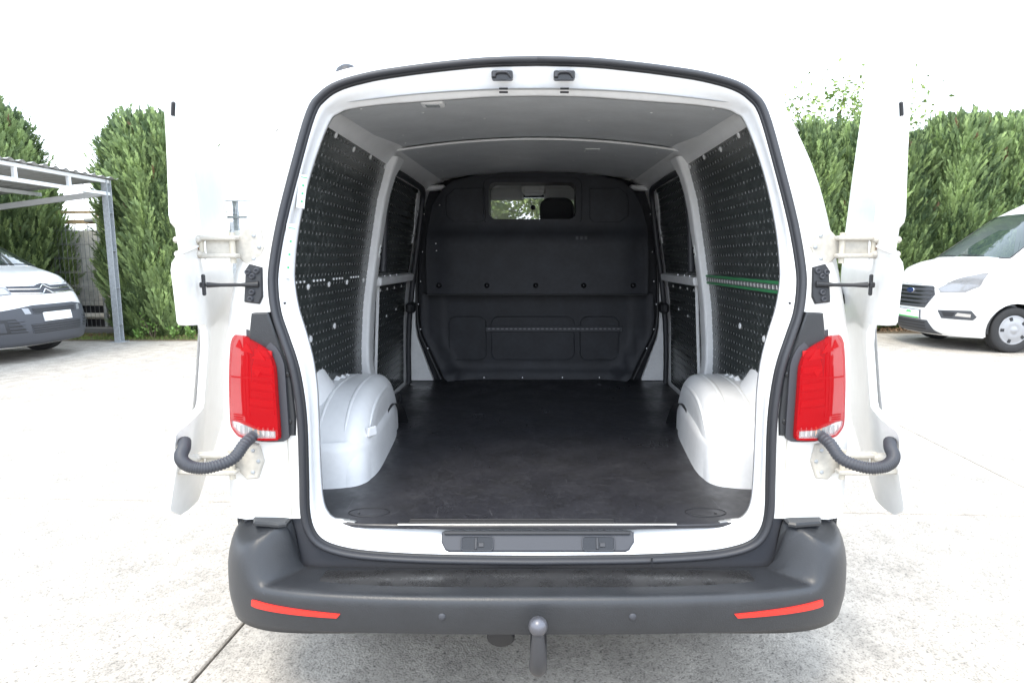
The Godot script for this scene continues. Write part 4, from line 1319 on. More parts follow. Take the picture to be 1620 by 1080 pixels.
	ball.lathe(pr, at3(Vector3(0.002, 0.440, 0.300)), 20)
	put("tow_ball", ball, M.ball, tbo)
	var sk := MB.new()
	sk.lathe([Vector2(0, 0.005), Vector2(0.034, 0.005), Vector2(0.040, 0.0), Vector2(0.040, -0.03), Vector2(0.034, -0.035), Vector2(0.030, -0.10)], at3(Vector3(-0.105, 0.300, 0.135), Basis(Vector3(1, 0, 0), 0.35) * Y2Z), 16)
	sk.box(Vector3(-0.105, 0.344, 0.12), Vector3(0.06, 0.012, 0.06), Basis(), 0.003)
	put("tow_socket", sk, M.black, tbo)

# ---------------------------------------------------------------- rear door leaf
func build_door(van: Node3D, s: int):
	# closed position: leaf from the middle of the van (x 0.01) to the hinge side; then swung 249 degrees
	# about a hinge line that leans in with the side of the body
	var PV := Vector3(s * 0.93, 0.8, 0.06)
	var piv := thing_part("rear_door", van)
	piv.transform = Transform3D(Basis(Vector3(-s * sin(deg_to_rad(9)), 1, 0).normalized(), s * deg_to_rad(249)), PV * Vector3(MB.wide, 1, 1))
	var skin := func(p): return Vector3(s * p.x, p.y, zrear(p.y) - 0.05 * pow(maxf(0.0, (p.x - 0.66) / 0.23), 2.0)) - PV
	var out := PackedVector2Array([Vector2(0.01, 0.50), Vector2(0.01, 1.99), Vector2(0.25, 1.985), Vector2(0.48, 1.965), Vector2(0.58, 1.94), Vector2(0.65, 1.90), Vector2(0.70, 1.85), Vector2(0.745, 1.74), Vector2(0.79, 1.60), Vector2(0.82, 1.495), Vector2(0.817, 1.475), Vector2(0.797, 1.458), Vector2(0.797, 1.40), Vector2(0.815, 1.385), Vector2(0.842, 1.37), Vector2(0.852, 1.35), Vector2(0.858, 1.205), Vector2(0.852, 1.195), Vector2(0.735, 1.165), Vector2(0.72, 1.14), Vector2(0.72, 0.90), Vector2(0.73, 0.885), Vector2(0.885, 0.882), Vector2(0.895, 0.872), Vector2(0.895, 0.83), Vector2(0.878, 0.80), Vector2(0.90, 0.635), Vector2(0.895, 0.62), Vector2(0.85, 0.575), Vector2(0.70, 0.535), Vector2(0.40, 0.52)])
	var win := PackedVector2Array([Vector2(0.10, 1.34), Vector2(0.10, 1.82), Vector2(0.13, 1.85), Vector2(0.50, 1.83), Vector2(0.58, 1.79), Vector2(0.66, 1.40), Vector2(0.63, 1.34)])
	var far_in := Vector3(-s * 0.5, 1.2, -4) - PV
	var m := MB.new()
	m.patch(out, skin, Vector2(0.05, 0.06), 0.0, 0.022, [], far_in)
	piv.mesh = m.mesh(); piv.material_override = M.white
	# inner leaf, smaller and set in
	var inn := MB.new()
	var io: PackedVector2Array = Geometry2D.offset_polygon(out, -0.12, Geometry2D.JOIN_ROUND)[0]
	inn.patch(io, skin, Vector2(0.06, 0.08), -0.048, -0.03, [], far_in)
	put("inner_leaf", inn, M.inner_white, piv)
	var gl := MB.new()
	gl.patch(win, skin, Vector2(0.08, 0.08), 0.003, 0.01, [], far_in)
	put("blind_panel", gl, M.white, piv)
	if s > 0:
		var hd := MB.new()
		hd.box(skin.call(Vector2(0.09, 1.08)) + Vector3(0, 0, 0.012), Vector3(0.13, 0.05, 0.024), Basis(), 0.008)
		put("door_handle", hd, M.bumper, piv)
	var tip := MB.new()
	tip.box(skin.call(Vector2(0.736, 1.765)) + Vector3(0, 0, 0.0), Vector3(0.012, 0.040, 0.010), Basis(), 0.003)
	put("edge_cap", tip, M.black, piv)
	# pressed line above the lamp cut-out
	var pl := MB.new(); var pp := PackedVector3Array()
	for k in 9: pp.append(skin.call(Vector2(lerpf(0.60, 0.85, k / 8.0), 1.395)) + Vector3(0, 0, -0.001))
	pl.tube(pp, 0.005, 6); put("pressed_line", pl, M.white, piv)

# ---------------------------------------------------------------- van bodies
# a body is a front-to-roof sheet (q across, p along the rows) and two flanks (s from the front, y)
func row_at(rows: Array, p: float) -> Array:
	var n := rows.size()
	p = clampf(p, 0, n - 1)
	var i := mini(int(p), n - 2); var f := p - i
	var o := []
	for k in 4:
		var a: float = rows[maxi(i - 1, 0)][k]; var b: float = rows[i][k]; var d: float = rows[i + 1][k]; var e: float = rows[mini(i + 2, n - 1)][k]
		o.append(lerpf(lerpf(b, d, f), cubic_interpolate(b, d, a, e, f), 0.7))
	return o

func taper(spec: Dictionary, s: float) -> float: return lut(spec.get("taper", [Vector2(0.2, 0.92), Vector2(0.45, 0.955), Vector2(0.8, 0.985), Vector2(1.2, 1.0)]), s)
func flank_x(spec: Dictionary, s: float, y: float) -> float: return lut(spec.tumble, y) * taper(spec, s)

func sheet(spec: Dictionary, q: float, p: float) -> Vector3:
	var r := row_at(spec.rows, p)
	var w := flank_x(spec, r[0] + r[2], r[1] - r[3])
	var a := absf(q)
	return Vector3(q * w, r[1] - r[3] * pow(a, 4.5), spec.z + r[0] + r[2] * pow(a, 3.2))

func pw(spec: Dictionary, y: float) -> float:
	for i in spec.rows.size() - 1:
		var a: float = spec.rows[i][1]; var b: float = spec.rows[i + 1][1]
		if y <= b: return i + clampf((y - a) / (b - a), 0, 1)
	return spec.rows.size() - 1.0

func qp(spec: Dictionary, pts: Array, s := 1) -> PackedVector2Array: # (q, height) -> (q, p)
	var o := PackedVector2Array()
	for p in pts: o.append(Vector2(p[0] * s, pw(spec, p[1])))
	if s < 0: o.reverse()
	return o

func smap(spec: Dictionary) -> Callable: return func(p): return sheet(spec, clampf(p.x, -1, 1), p.y)
func fmap(spec: Dictionary, s: int) -> Callable: return func(p): return Vector3(s * flank_x(spec, p.x, p.y), p.y, spec.z + p.x)

func van_body(van: Node3D, spec: Dictionary, paint: Material):
	var n: int = spec.rows.size()
	var ins := Vector3(0, 1.0, spec.z + 1.6)
	var m := MB.new()
	var hole := PackedVector2Array()
	for q in rrect(1.84, spec.ws[1] - spec.ws[0], 0.12, Vector2(0, (spec.ws[0] + spec.ws[1]) / 2)): hole.append(q)
	m.patch(PackedVector2Array([Vector2(-1, 0), Vector2(1, 0), Vector2(1, n - 1), Vector2(-1, n - 1)]), smap(spec), Vector2(0.08, 0.25), 0, 0, [hole], ins)
	var E := PackedVector2Array()
	for i in (n - 1) * 4 + 1:
		var r := row_at(spec.rows, i / 4.0)
		E.append(Vector2(r[0] + r[2], r[1] - r[3]))
	var L: float = spec.len
	for s in [1, -1]:
		var pl := E.duplicate()
		for k in 9:
			var y := lerpf(E[-1].y, 0.34, k / 8.0)
			pl.append(Vector2(L - 0.075 + (zrear(y) if spec.get("open_rear", false) else 0.0), y))
		pl.append(Vector2(E[0].x + 0.1, 0.26))
		var cut := [pl]
		for wz in spec.wheels:
			var nx := []
			for c in cut:
				for q in Geometry2D.clip_polygons(c, circle(Vector2(wz, spec.wr), spec.arch, 28)):
					if Geometry2D.is_polygon_clockwise(q) == Geometry2D.is_polygon_clockwise(c) or true: nx.append(q)
			cut = nx
		var win := PackedVector2Array(spec.get("win", [Vector2(1.40, 1.30), Vector2(1.68, 1.53), Vector2(1.95, 1.70), Vector2(2.22, 1.72), Vector2(2.25, 1.30)]))
		for c in cut: m.patch(c, fmap(spec, s), Vector2(0.16, 0.09), 0, 0, [win], Vector3(0, 1.0, spec.z + 2.5))
		var g := MB.new()
		g.patch(win, fmap(spec, s), Vector2(0.15, 0.09), -0.004, 0.004, [], Vector3(0, 1.0, spec.z + 2.5))
		put("side_window", g, spec.get("glass", M.glass), van)
		for wz in spec.wheels:
			var wl := MB.new()
			# arch lip and dark liner
			var rows := []
			for q in [0.0, 0.05, 0.30]:
				var r := PackedVector3Array()
				for k in 21:
					var a := lerpf(-0.15, PI + 0.15, k / 20.0)
					r.append(Vector3(s * (flank_x(spec, wz, 0.7) - q), spec.wr + spec.arch * sin(a), spec.z + wz + spec.arch * cos(a)))
				rows.append(r)
			wl.grid(rows); put("wheel_arch", wl, M.black, van)
		var dl := MB.new()
		var d0: float = spec.door[0]; var d1: float = spec.door[1]
		for q in [[Vector2(d0 + 0.42, 1.28), Vector2(d0 + 0.40, 0.9), Vector2(d0 + 0.36, 0.45)], [Vector2(d1 + 0.05, 1.72), Vector2(d1 + 0.06, 1.2), Vector2(d1 + 0.05, 0.45)], [Vector2(d0 + 0.36, 0.45), Vector2(d1 + 0.05, 0.45)]]:
			var pth := PackedVector3Array()
			var rs := resample(PackedVector2Array(q), 12)
			for p in rs: pth.append(fmap(spec, s).call(p) + Vector3(s * -0.002, 0, 0))
			dl.tube(pth, 0.004, 5)
		put("door_seam", dl, M.black, van)
		var hd := MB.new()
		var hp: Vector3 = fmap(spec, s).call(Vector2(d1 - 0.12, 1.05))
		hd.box(hp + Vector3(s * 0.02, 0, 0), Vector3(0.03, 0.03, 0.17), Basis(), 0.008)
		put("door_handle", hd, M.black, van)
		# mirror
		var mr := MB.new()
		var ma: Vector3 = fmap(spec, s).call(spec.get("mirror", Vector2(1.55, 1.34)))
		mr.box(ma + Vector3(s * 0.16, 0.10, 0.02), Vector3(0.17, 0.27, 0.11), Basis(), 0.04)
		mr.box(ma + Vector3(s * 0.05, 0.03, 0.0), Vector3(0.14, 0.06, 0.06), Basis(), 0.02)
		var mo := put("door_mirror", mr, M.ford_grey, van)
		var mc := MB.new()
		mc.box(ma + Vector3(s * 0.165, 0.11, -0.012), Vector3(0.165, 0.21, 0.075), Basis(), 0.035)
		put("mirror_cap", mc, spec.get("cap", M.white), mo)
	put("body", m, paint, van)
	if not spec.get("open_rear", false):
		var b := MB.new()
		var pts := PackedVector2Array()
		for k in spec.tumble: pts.append(Vector2(k.y, k.x))
		var rev := pts.duplicate(); rev.reverse()
		for k in rev: pts.append(Vector2(-k.x, k.y))
		b.prism(pts, at3(Vector3(0, 0, spec.z + L - 0.05)), 0.04, 0.0)
		put("rear_panel", b, paint, van)
	var ws := MB.new()
	ws.patch(hole, smap(spec), Vector2(0.08, 0.25), -0.004, 0.0, [], ins)
	put("windscreen", ws, spec.get("screen", M.clear_glass), van)
	var wsb := MB.new()
	var wp := PackedVector3Array()
	for q in hole: wp.append(sheet(spec, q.x, q.y))
	wp.append(wp[0]); wp.append(wp[1])
	wsb.tube(wp, 0.012, 6, false)
	put("windscreen_seal", wsb, M.black, van)
	for s in [0.1, -0.55]:
		var wi := MB.new()
		var pth := PackedVector3Array()
		for k in 7: pth.append(sheet(spec, s + k * 0.085, spec.ws[0] + 0.05 + 0.05 * k / 6.0) + Vector3(0, 0.012, -0.012))
		wi.tube(pth, 0.008, 6); put("wiper", wi, M.black, van)
	var un := MB.new()
	un.box(Vector3(0, 0.40, spec.z + L / 2), Vector3(1.25, 0.16, L - 0.9))
	put("chassis", un, M.black, van)
	if not spec.get("open_rear", false):
		var cab := MB.new()
		cab.box(Vector3(0, 1.05, spec.z + 1.45), Vector3(1.5, 0.24, 0.55), Basis(Vector3(1, 0, 0), 0.15), 0.06)
		put("dashboard", cab, M.black, van)
		for x in [-0.45, 0.45]:
			var st := MB.new()
			st.box(Vector3(x, 1.30, spec.z + 2.5), Vector3(0.48, 0.75, 0.14), Basis(Vector3(1, 0, 0), -0.15), 0.05)
			st.box(Vector3(x, 1.76, spec.z + 2.56), Vector3(0.25, 0.20, 0.10), Basis(), 0.04)
			put("seat", st, M.seat, van)
		var bk := MB.new()
		bk.box(Vector3(0, 1.2, spec.z + 2.9), Vector3(1.6, 1.5, 0.03))
		put("partition", bk, M.dark_grey, van)

func van_wheels(van: Node3D, spec: Dictionary):
	for wz in spec.wheels:
		for s in [1, -1]:
			var cx: float = s * (flank_x(spec, wz, 0.65) - 0.125)
			var t := MB.new()
			var xf := at3(Vector3(cx, spec.wr, spec.z + wz), Basis(Vector3(0, -s, 0), Vector3(s, 0, 0), Vector3(0, 0, 1)))
			var R: float = spec.wr
			t.lathe([Vector2(R * 0.60, -0.09), Vector2(R * 0.9, -0.108), Vector2(R * 0.97, -0.098), Vector2(R, -0.08), Vector2(R, -0.03), Vector2(R * 0.985, -0.028), Vector2(R * 0.985, -0.022), Vector2(R, -0.02), Vector2(R, 0.02), Vector2(R * 0.985, 0.022), Vector2(R * 0.985, 0.028), Vector2(R, 0.03), Vector2(R, 0.08), Vector2(R * 0.97, 0.098), Vector2(R * 0.9, 0.108), Vector2(R * 0.78, 0.110), Vector2(R * 0.66, 0.102), Vector2(R * 0.645, 0.085)], xf, 40)
			var to := put("tyre", t, M.tyre, van)
			var h := MB.new()
			h.lathe([Vector2(R * 0.65, 0.085), Vector2(R * 0.64, 0.098), Vector2(R * 0.60, 0.10), Vector2(R * 0.55, 0.094), Vector2(R * 0.40, 0.105), Vector2(R * 0.24, 0.108), Vector2(R * 0.18, 0.10), Vector2(R * 0.14, 0.112), Vector2(0.001, 0.114)], xf, 30)
			var ho := put("hubcap", h, M.hub, to)
			for k in 5:
				var a := TAU * k / 5 + 0.3
				var sl := MB.new()
				var sb := xf * Transform3D(Basis(Vector3(1, 0, 0), Vector3(0, 0, -1), Vector3(0, 1, 0)).rotated(Vector3.UP, 0), Vector3(0, 0.1045, 0))
				sl.prism(rrect(R * 0.20, R * 0.13, R * 0.03, Vector2(R * 0.48, 0)), xf * at3(Vector3(0, 0.1035, 0), Basis(Vector3.UP, a) * Basis(Vector3(1, 0, 0), Vector3(0, 0, -1), Vector3(0, 1, 0))), 0.004)
				put("hub_slot", sl, M.black, ho)

# patch on the front sheet given as (q, height)
func fpatch(called: String, spec: Dictionary, pts: Array, m: Material, parent: Node, off := 0.006, depth := 0.02, s := 1) -> MeshInstance3D:
	var b := MB.new()
	b.patch(qp(spec, pts, s), smap(spec), Vector2(0.06, 0.2), off, depth, [], Vector3(0, 1.0, spec.z + 1.6))
	return put(called, b, m, parent)

func fline(called: String, spec: Dictionary, pts: Array, r: float, m: Material, parent: Node, off := 0.004):
	var b := MB.new(); var path := PackedVector3Array()
	var P := PackedVector2Array()
	for p in pts: P.append(Vector2(p[0], pw(spec, p[1])))
	for p in resample(P, 17):
		path.append(sheet(spec, p.x, p.y) + Vector3(0, 0, -off))
	b.tube(path, r, 6)
	return put(called, b, m, parent)

func van_front(van: Node3D, spec: Dictionary): # the face of the main van, turned away from the camera
	fpatch("front_bumper", spec, [[-0.98, 0.27], [0.98, 0.27], [0.98, 0.56], [-0.98, 0.56]], M.bumper, van)
	fpatch("grille", spec, [[-0.5, 0.82], [0.5, 0.82], [0.55, 0.98], [-0.55, 0.98]], M.black, van)
	for k in 3: fline("grille_bar", spec, [[-0.5, 0.86 + k * 0.04], [0.5, 0.86 + k * 0.04]], 0.006, M.chrome, van, 0.012)
	for s in [1, -1]:
		fpatch("headlight", spec, [[0.56, 0.82], [0.90, 0.84], [0.97, 0.98], [0.90, 1.03], [0.56, 0.98]], M.chrome, van, 0.006, 0.02, s)
	fpatch("number_plate", spec, [[-0.28, 0.42], [0.28, 0.42], [0.28, 0.52], [-0.28, 0.52]], M.plate, van, 0.014)

func build_parked_vans():
	# ------------------------------------------------ right: white high-roof van facing left
	var rf := [[0.14, 0.22, 0.45, 0.0], [0.05, 0.30, 0.5, 0.0], [0.0, 0.5, 0.52, 0.0], [0.0, 0.68, 0.52, 0.0], [0.02, 0.9, 0.52, 0.0], [0.05, 1.02, 0.5, 0.0], [0.07, 1.15, 0.46, 0.04], [0.18, 1.27, 0.40, 0.08], [0.42, 1.365, 0.29, 0.08], [0.68, 1.415, 0.22, 0.05], [0.75, 1.445, 0.21, 0.05], [1.18, 1.75, 0.17, 0.05], [1.62, 2.08, 0.13, 0.07], [1.95, 2.27, 0.10, 0.12], [2.3, 2.42, 0.05, 0.17], [2.9, 2.48, 0.0, 0.22], [4.9, 2.46, 0.0, 0.22]]
	var tf := [Vector2(0.2, 0.93), Vector2(0.6, 0.98), Vector2(1.0, 0.99), Vector2(1.3, 0.975), Vector2(1.6, 0.93), Vector2(1.9, 0.87), Vector2(2.1, 0.825), Vector2(2.3, 0.77), Vector2(2.4, 0.73)]
	var sf := {"rows": rf, "tumble": tf, "len": 4.97, "z": 0.0, "wheels": [1.02, 3.95], "wr": 0.345, "arch": 0.40, "ws": [9.95, 12.2], "door": [1.15, 2.35], "win": [Vector2(1.28, 1.40), Vector2(1.62, 1.68), Vector2(1.98, 1.90), Vector2(2.3, 1.92), Vector2(2.34, 1.32), Vector2(1.5, 1.28)], "mirror": Vector2(1.6, 1.40), "screen": M.glass}
	var f := thing("parked_van", "white high-roof van facing left, with dark hexagonal grille and blue oval badge", "van", Vector3(6.12, 0, -8.42), 90)
	van_body(f, sf, M.white); van_wheels(f, sf)
	var gr := fpatch("grille", sf, [[-0.38, 0.645], [0.38, 0.645], [0.53, 0.85], [0.47, 0.985], [-0.47, 0.985], [-0.53, 0.85]], M.ford_grey, f, 0.012, 0.03)
	for k in 5:
		var y := 0.69 + k * 0.062
		var w := 0.40 + 0.035 * minf(k, 3)
		fpatch("grille_slot", sf, [[-w, y], [w, y], [w, y + 0.026], [-w, y + 0.026]], M.black_gloss, gr, 0.0135, 0.0)
		fline("grille_bar", sf, [[-w, y - 0.018], [0, y - 0.018], [w, y - 0.018]], 0.012, M.ford_grey, gr, 0.014)
	# badge
	var bc := sheet(sf, 0, pw(sf, 0.905)) + Vector3(0, 0, -0.032)
	var el := func(a, b): 
		var o := PackedVector2Array()
		for k in 28: o.append(Vector2(a * cos(TAU * k / 28), b * sin(TAU * k / 28)))
		return o
	var face := Basis(Vector3(-1, 0, 0), Vector3(0, 1, 0), Vector3(0, 0, -1))
	var b1 := MB.new(); b1.prism(el.call(0.098, 0.045), at3(bc, face), 0.02, 0.004)
	var bo := put("badge", b1, M.chrome, f)
	var b2 := MB.new(); b2.prism(el.call(0.089, 0.037), at3(bc + Vector3(0, 0, -0.004), face), 0.01, 0.002)
	put("badge_field", b2, M.blue, bo)
	var tm := TextMesh.new(); tm.text = "Ford"; tm.font_size = 24; tm.pixel_size = 0.0021; tm.depth = 0.003
	var sf2 := SystemFont.new(); sf2.font_names = PackedStringArray(["Droid Serif"]); sf2.font_italic = true; tm.font = sf2
	var to := put("badge_lettering", tm, M.chrome, bo)
	to.transform = at3(bc + Vector3(0, 0, -0.007), face)
	fpatch("lower_grille", sf, [[-0.62, 0.25], [0.62, 0.25], [0.44, 0.45], [-0.44, 0.45]], M.ford_grey, f, 0.010, 0.03)
	for k in 3: fpatch("intake_slot", sf, [[-0.40, 0.30 + k * 0.048], [0.40, 0.30 + k * 0.048], [0.40, 0.328 + k * 0.048], [-0.40, 0.328 + k * 0.048]], M.black, f, 0.0125, 0.0)
	var pl := fpatch("number_plate", sf, [[-0.29, 0.475], [0.29, 0.475], [0.29, 0.595], [-0.29, 0.595]], M.plate, f, 0.024, 0.02)
	fpatch("plate_frame", sf, [[-0.31, 0.462], [0.31, 0.462], [0.31, 0.605], [-0.31, 0.605]], M.lamp_grey, pl, 0.020, 0.02)
	fpatch("plate_strip", sf, [[-0.29, 0.475], [0.29, 0.475], [0.29, 0.492], [-0.29, 0.492]], M.plate_green, pl, 0.0265, 0.0)
	fpatch("plate_print", sf, [[-0.12, 0.55], [0.06, 0.55], [0.02, 0.582], [-0.08, 0.582]], M.plate_green, pl, 0.0265, 0.0)
	for s in [1, -1]:
		var hl := fpatch("headlight", sf, [[0.545, 0.945], [0.60, 0.885], [0.86, 0.905], [0.955, 0.99], [0.995, 1.16], [0.998, 1.30], [0.90, 1.20], [0.70, 1.07]], M.ford_grey, f, 0.003, 0.02, s)
		fpatch("headlight_bowl", sf, [[0.57, 0.94], [0.62, 0.905], [0.80, 0.915], [0.84, 1.06], [0.70, 1.03]], M.lamp_grey, hl, 0.005, 0.0, s)
		fpatch("headlight_bowl", sf, [[0.83, 0.925], [0.93, 1.0], [0.97, 1.12], [0.90, 1.11], [0.85, 1.05]], M.lamp_grey, hl, 0.005, 0.0, s)
		fpatch("headlight_glass", sf, [[0.545, 0.945], [0.60, 0.885], [0.86, 0.905], [0.955, 0.99], [0.995, 1.16], [0.998, 1.30], [0.90, 1.20], [0.70, 1.07]], M.clear_lens, hl, 0.012, 0.0, s)
		var fg := fpatch("fog_lamp", sf, [[0.60, 0.625], [0.66, 0.50], [0.95, 0.49], [0.975, 0.54], [0.93, 0.635]], M.ford_grey, f, 0.008, 0.02, s)
		fpatch("fog_glass", sf, [[0.80, 0.545], [0.93, 0.53], [0.93, 0.58], [0.82, 0.595]], M.chrome, fg, 0.011, 0.0, s)
		fpatch("fog_recess", sf, [[0.65, 0.61], [0.69, 0.53], [0.78, 0.53], [0.80, 0.60]], M.black, fg, 0.010, 0.0, s)
	fline("bonnet_seam", sf, [[-0.95, 1.15], [-0.75, 1.06], [-0.52, 1.02], [0, 1.0], [0.52, 1.02], [0.75, 1.06], [0.95, 1.15]], 0.004, M.dark_grey, f, 0.0)
	# ------------------------------------------------ left: white van with grey bumper, nose towards the yard
	var rj := [[0.12, 0.22, 0.22, 0.0], [0.03, 0.27, 0.26, 0.0], [0.0, 0.42, 0.27, 0.0], [0.015, 0.60, 0.29, 0.0], [0.05, 0.76, 0.31, 0.0], [0.10, 0.88, 0.33, 0.0], [0.17, 1.0, 0.36, 0.0], [0.23, 1.09, 0.38, 0.02], [0.32, 1.165, 0.34, 0.05], [0.48, 1.23, 0.29, 0.07], [0.70, 1.29, 0.22, 0.06], [0.77, 1.32, 0.2, 0.06], [1.25, 1.62, 0.16, 0.05], [1.68, 1.84, 0.12, 0.08], [2.1, 1.90, 0.06, 0.12], [2.6, 1.93, 0.0, 0.18], [4.55, 1.91, 0.0, 0.18]]
	var tj := [Vector2(0.2, 0.88), Vector2(0.5, 0.94), Vector2(0.9, 0.95), Vector2(1.2, 0.93), Vector2(1.5, 0.87), Vector2(1.75, 0.80)]
	var sj := {"rows": rj, "tumble": tj, "len": 4.6, "z": 0.0, "wheels": [0.92, 4.0], "wr": 0.335, "arch": 0.39, "ws": [10.9, 12.9], "door": [1.1, 2.2], "win": [Vector2(1.42, 1.32), Vector2(1.70, 1.55), Vector2(1.95, 1.68), Vector2(2.2, 1.70), Vector2(2.24, 1.30)], "screen": M.glass, "mirror": Vector2(1.75, 1.36), "cap": M.dark_grey}
	var j := thing("parked_van", "white van parked nose-out under the steel carport, grey bumper and blank plate", "van", Vector3(-6.84, 0, -7.06), -90)
	van_body(j, sj, M.white); van_wheels(j, sj)
	var bp := fpatch("front_bumper", sj, [[-0.998, 0.25], [0.998, 0.25], [0.998, 0.70], [0.80, 0.72], [0.40, 0.775], [-0.40, 0.775], [-0.80, 0.72], [-0.998, 0.70]], M.jumpy_grey, j, 0.012, 0.03)
	for s in [1, -1]:
		var wr := MB.new()
		wr.patch(PackedVector2Array([Vector2(0.33, 0.255), Vector2(0.56, 0.255), Vector2(0.545, 0.42), Vector2(0.60, 0.56), Vector2(0.66, 0.69), Vector2(0.30, 0.70)]), fmap(sj, s), Vector2(0.1, 0.09), 0.012, 0.02, [], Vector3(0, 0.6, 2.0))
		put("bumper_return", wr, M.jumpy_grey, bp)
	for g in [[0.44, 0.655, 0.735, 3], [0.52, 0.40, 0.525, 4]]:
		var w: float = g[0]
		fpatch("intake", sj, [[-w + 0.03, g[1]], [w - 0.03, g[1]], [w, g[2]], [-w, g[2]]], M.black, bp, 0.0135, 0.0)
		for k in g[3]:
			var y: float = lerpf(g[1], g[2], (k + 0.5) / g[3])
			fline("intake_bar", sj, [[-w, y], [0, y], [w, y]], 0.0055, M.jumpy_grey, bp, 0.016)
	for s in [1, -1]:
		fpatch("fog_surround", sj, [[0.58, 0.42], [0.94, 0.42], [0.97, 0.60], [0.70, 0.61]], M.black, bp, 0.0135, 0.0, s)
		for k in 4: fline("fog_bar", sj, [[s * 0.60, 0.44 + k * 0.045], [s * 0.80, 0.44 + k * 0.045]], 0.007, M.jumpy_grey, bp, 0.016)
		fpatch("fog_lamp", sj, [[0.83, 0.44], [0.93, 0.44], [0.93, 0.56], [0.83, 0.56]], M.dark_grey, bp, 0.016, 0.01, s)
		fpatch("intake_side", sj, [[0.47, 0.66], [0.56, 0.66], [0.58, 0.74], [0.49, 0.735]], M.hub, bp, 0.014, 0.0, s)
		var hl := fpatch("headlight", sj, [[0.58, 0.93], [0.93, 0.90], [0.985, 1.0], [0.96, 1.10], [0.60, 1.02]], M.dark_grey, j, 0.004, 0.02, s)
		fpatch("headlight_bowl", sj, [[0.60, 0.94], [0.90, 0.92], [0.95, 1.0], [0.93, 1.07], [0.62, 1.01]], M.hub, hl, 0.006, 0.0, s)
		fpatch("headlight_glass", sj, [[0.58, 0.93], [0.93, 0.90], [0.985, 1.0], [0.96, 1.10], [0.60, 1.02]], M.clear_lens, hl, 0.013, 0.0, s)
		# chevron badge running out into two bright bars
		fpatch("grille_gap", sj, [[0.0, 0.915], [0.10, 0.915], [0.58, 0.935], [0.59, 1.035], [0.16, 1.03], [0.05, 1.055], [0.0, 1.065]], M.dark_grey, j, 0.004, 0.01, s)
		fline("chrome_bar", sj, [[s * 0.0, 1.045], [s * 0.10, 0.995], [s * 0.16, 0.985], [s * 0.60, 1.0]], 0.0125, M.chrome, j, 0.012)
		fline("chrome_bar", sj, [[s * 0.0, 0.985], [s * 0.10, 0.925], [s * 0.18, 0.93], [s * 0.60, 0.945]], 0.0125, M.chrome, j, 0.012)
	fpatch("number_plate", sj, [[-0.285, 0.55], [0.285, 0.55], [0.285, 0.665], [-0.285, 0.665]], M.plate, j, 0.026, 0.02)
	fline("bonnet_seam", sj, [[-0.95, 1.12], [-0.6, 1.055], [0, 1.05], [0.6, 1.055], [0.95, 1.12]], 0.004, M.dark_grey, j, 0.0)

# ---------------------------------------------------------------- carport
func build_carport():
	var c := thing("carport", "white steel carport with tile-profile metal roof over the parked van on the left", "carport", Vector3(-7.14, 0, -8.76))
	for q in [[0, 0], [-4.2, 0], [0, 5.0], [-4.2, 5.0]]:
		var p := MB.new()
		var h: float = 2.70 - (0.5 if q[0] < 0 else 0.0)
		for e in [-0.05, 0.05]: p.box(Vector3(q[0], h / 2, q[1] + e), Vector3(0.10, h, 0.012), Basis(), 0.002)
		p.box(Vector3(q[0] - 0.02, h / 2, q[1]), Vector3(0.012, h, 0.088), Basis(), 0.001)
		p.box(Vector3(q[0], 0.006, q[1]), Vector3(0.2, 0.012, 0.2))
		for k in 4: p.box(Vector3(q[0] + 0.01, 0.3 + k * 0.62, q[1]), Vector3(0.07, 0.012, 0.088))
		put("post", p, M.galv, c)
	for y in [2.675, 2.475]:
		var b := MB.new()
		b.box(Vector3(0.0, y, 2.5), Vector3(0.06, 0.055, 5.08), Basis(), 0.004)
		put("chord", b, M.steel_white, c)
	for k in 5:
		var v := MB.new()
		v.box(Vector3(0, 2.575, k * 1.0 - (0.16 if k > 0 else -0.03)), Vector3(0.05, 0.146, 0.05), Basis(), 0.003)
		put("upright", v, M.steel_white, c)
	for z in [0.0, 2.5, 5.0]:
		var b := MB.new()
		b.box(Vector3(-2.12, 2.22, z - 0.02), Vector3(4.25, 0.09, 0.06), Basis(Vector3(0, 0, 1), 0.13), 0.004)
		put("rafter", b, M.steel_white, c)
	for k in 4:
		var b := MB.new()
		var x := -1.3 - k * 0.9
		b.box(Vector3(x, 2.655 + x * 0.131, 2.4), Vector3(0.05, 0.06, 5.3), Basis(), 0.003)
		put("purlin", b, M.steel_white, c)
	var r := MB.new(); var rows := []
	for i in 22:
		var x := 0.10 - i * 0.21
		var row := PackedVector3Array()
		for j in 265:
			var z := 5.2 - j * 0.0205
			var w := fposmod(z / 0.20, 1.0)
			row.append(Vector3(x, 2.715 + x * 0.131 + 0.034 * pow(0.5 + 0.5 * cos(TAU * w), 1.6) - 0.012 * fposmod(-x / 0.35, 1.0), z))
		rows.append(row)
	r.grid(rows)
	put("roof_sheet", r, M.roof_sheet, c)

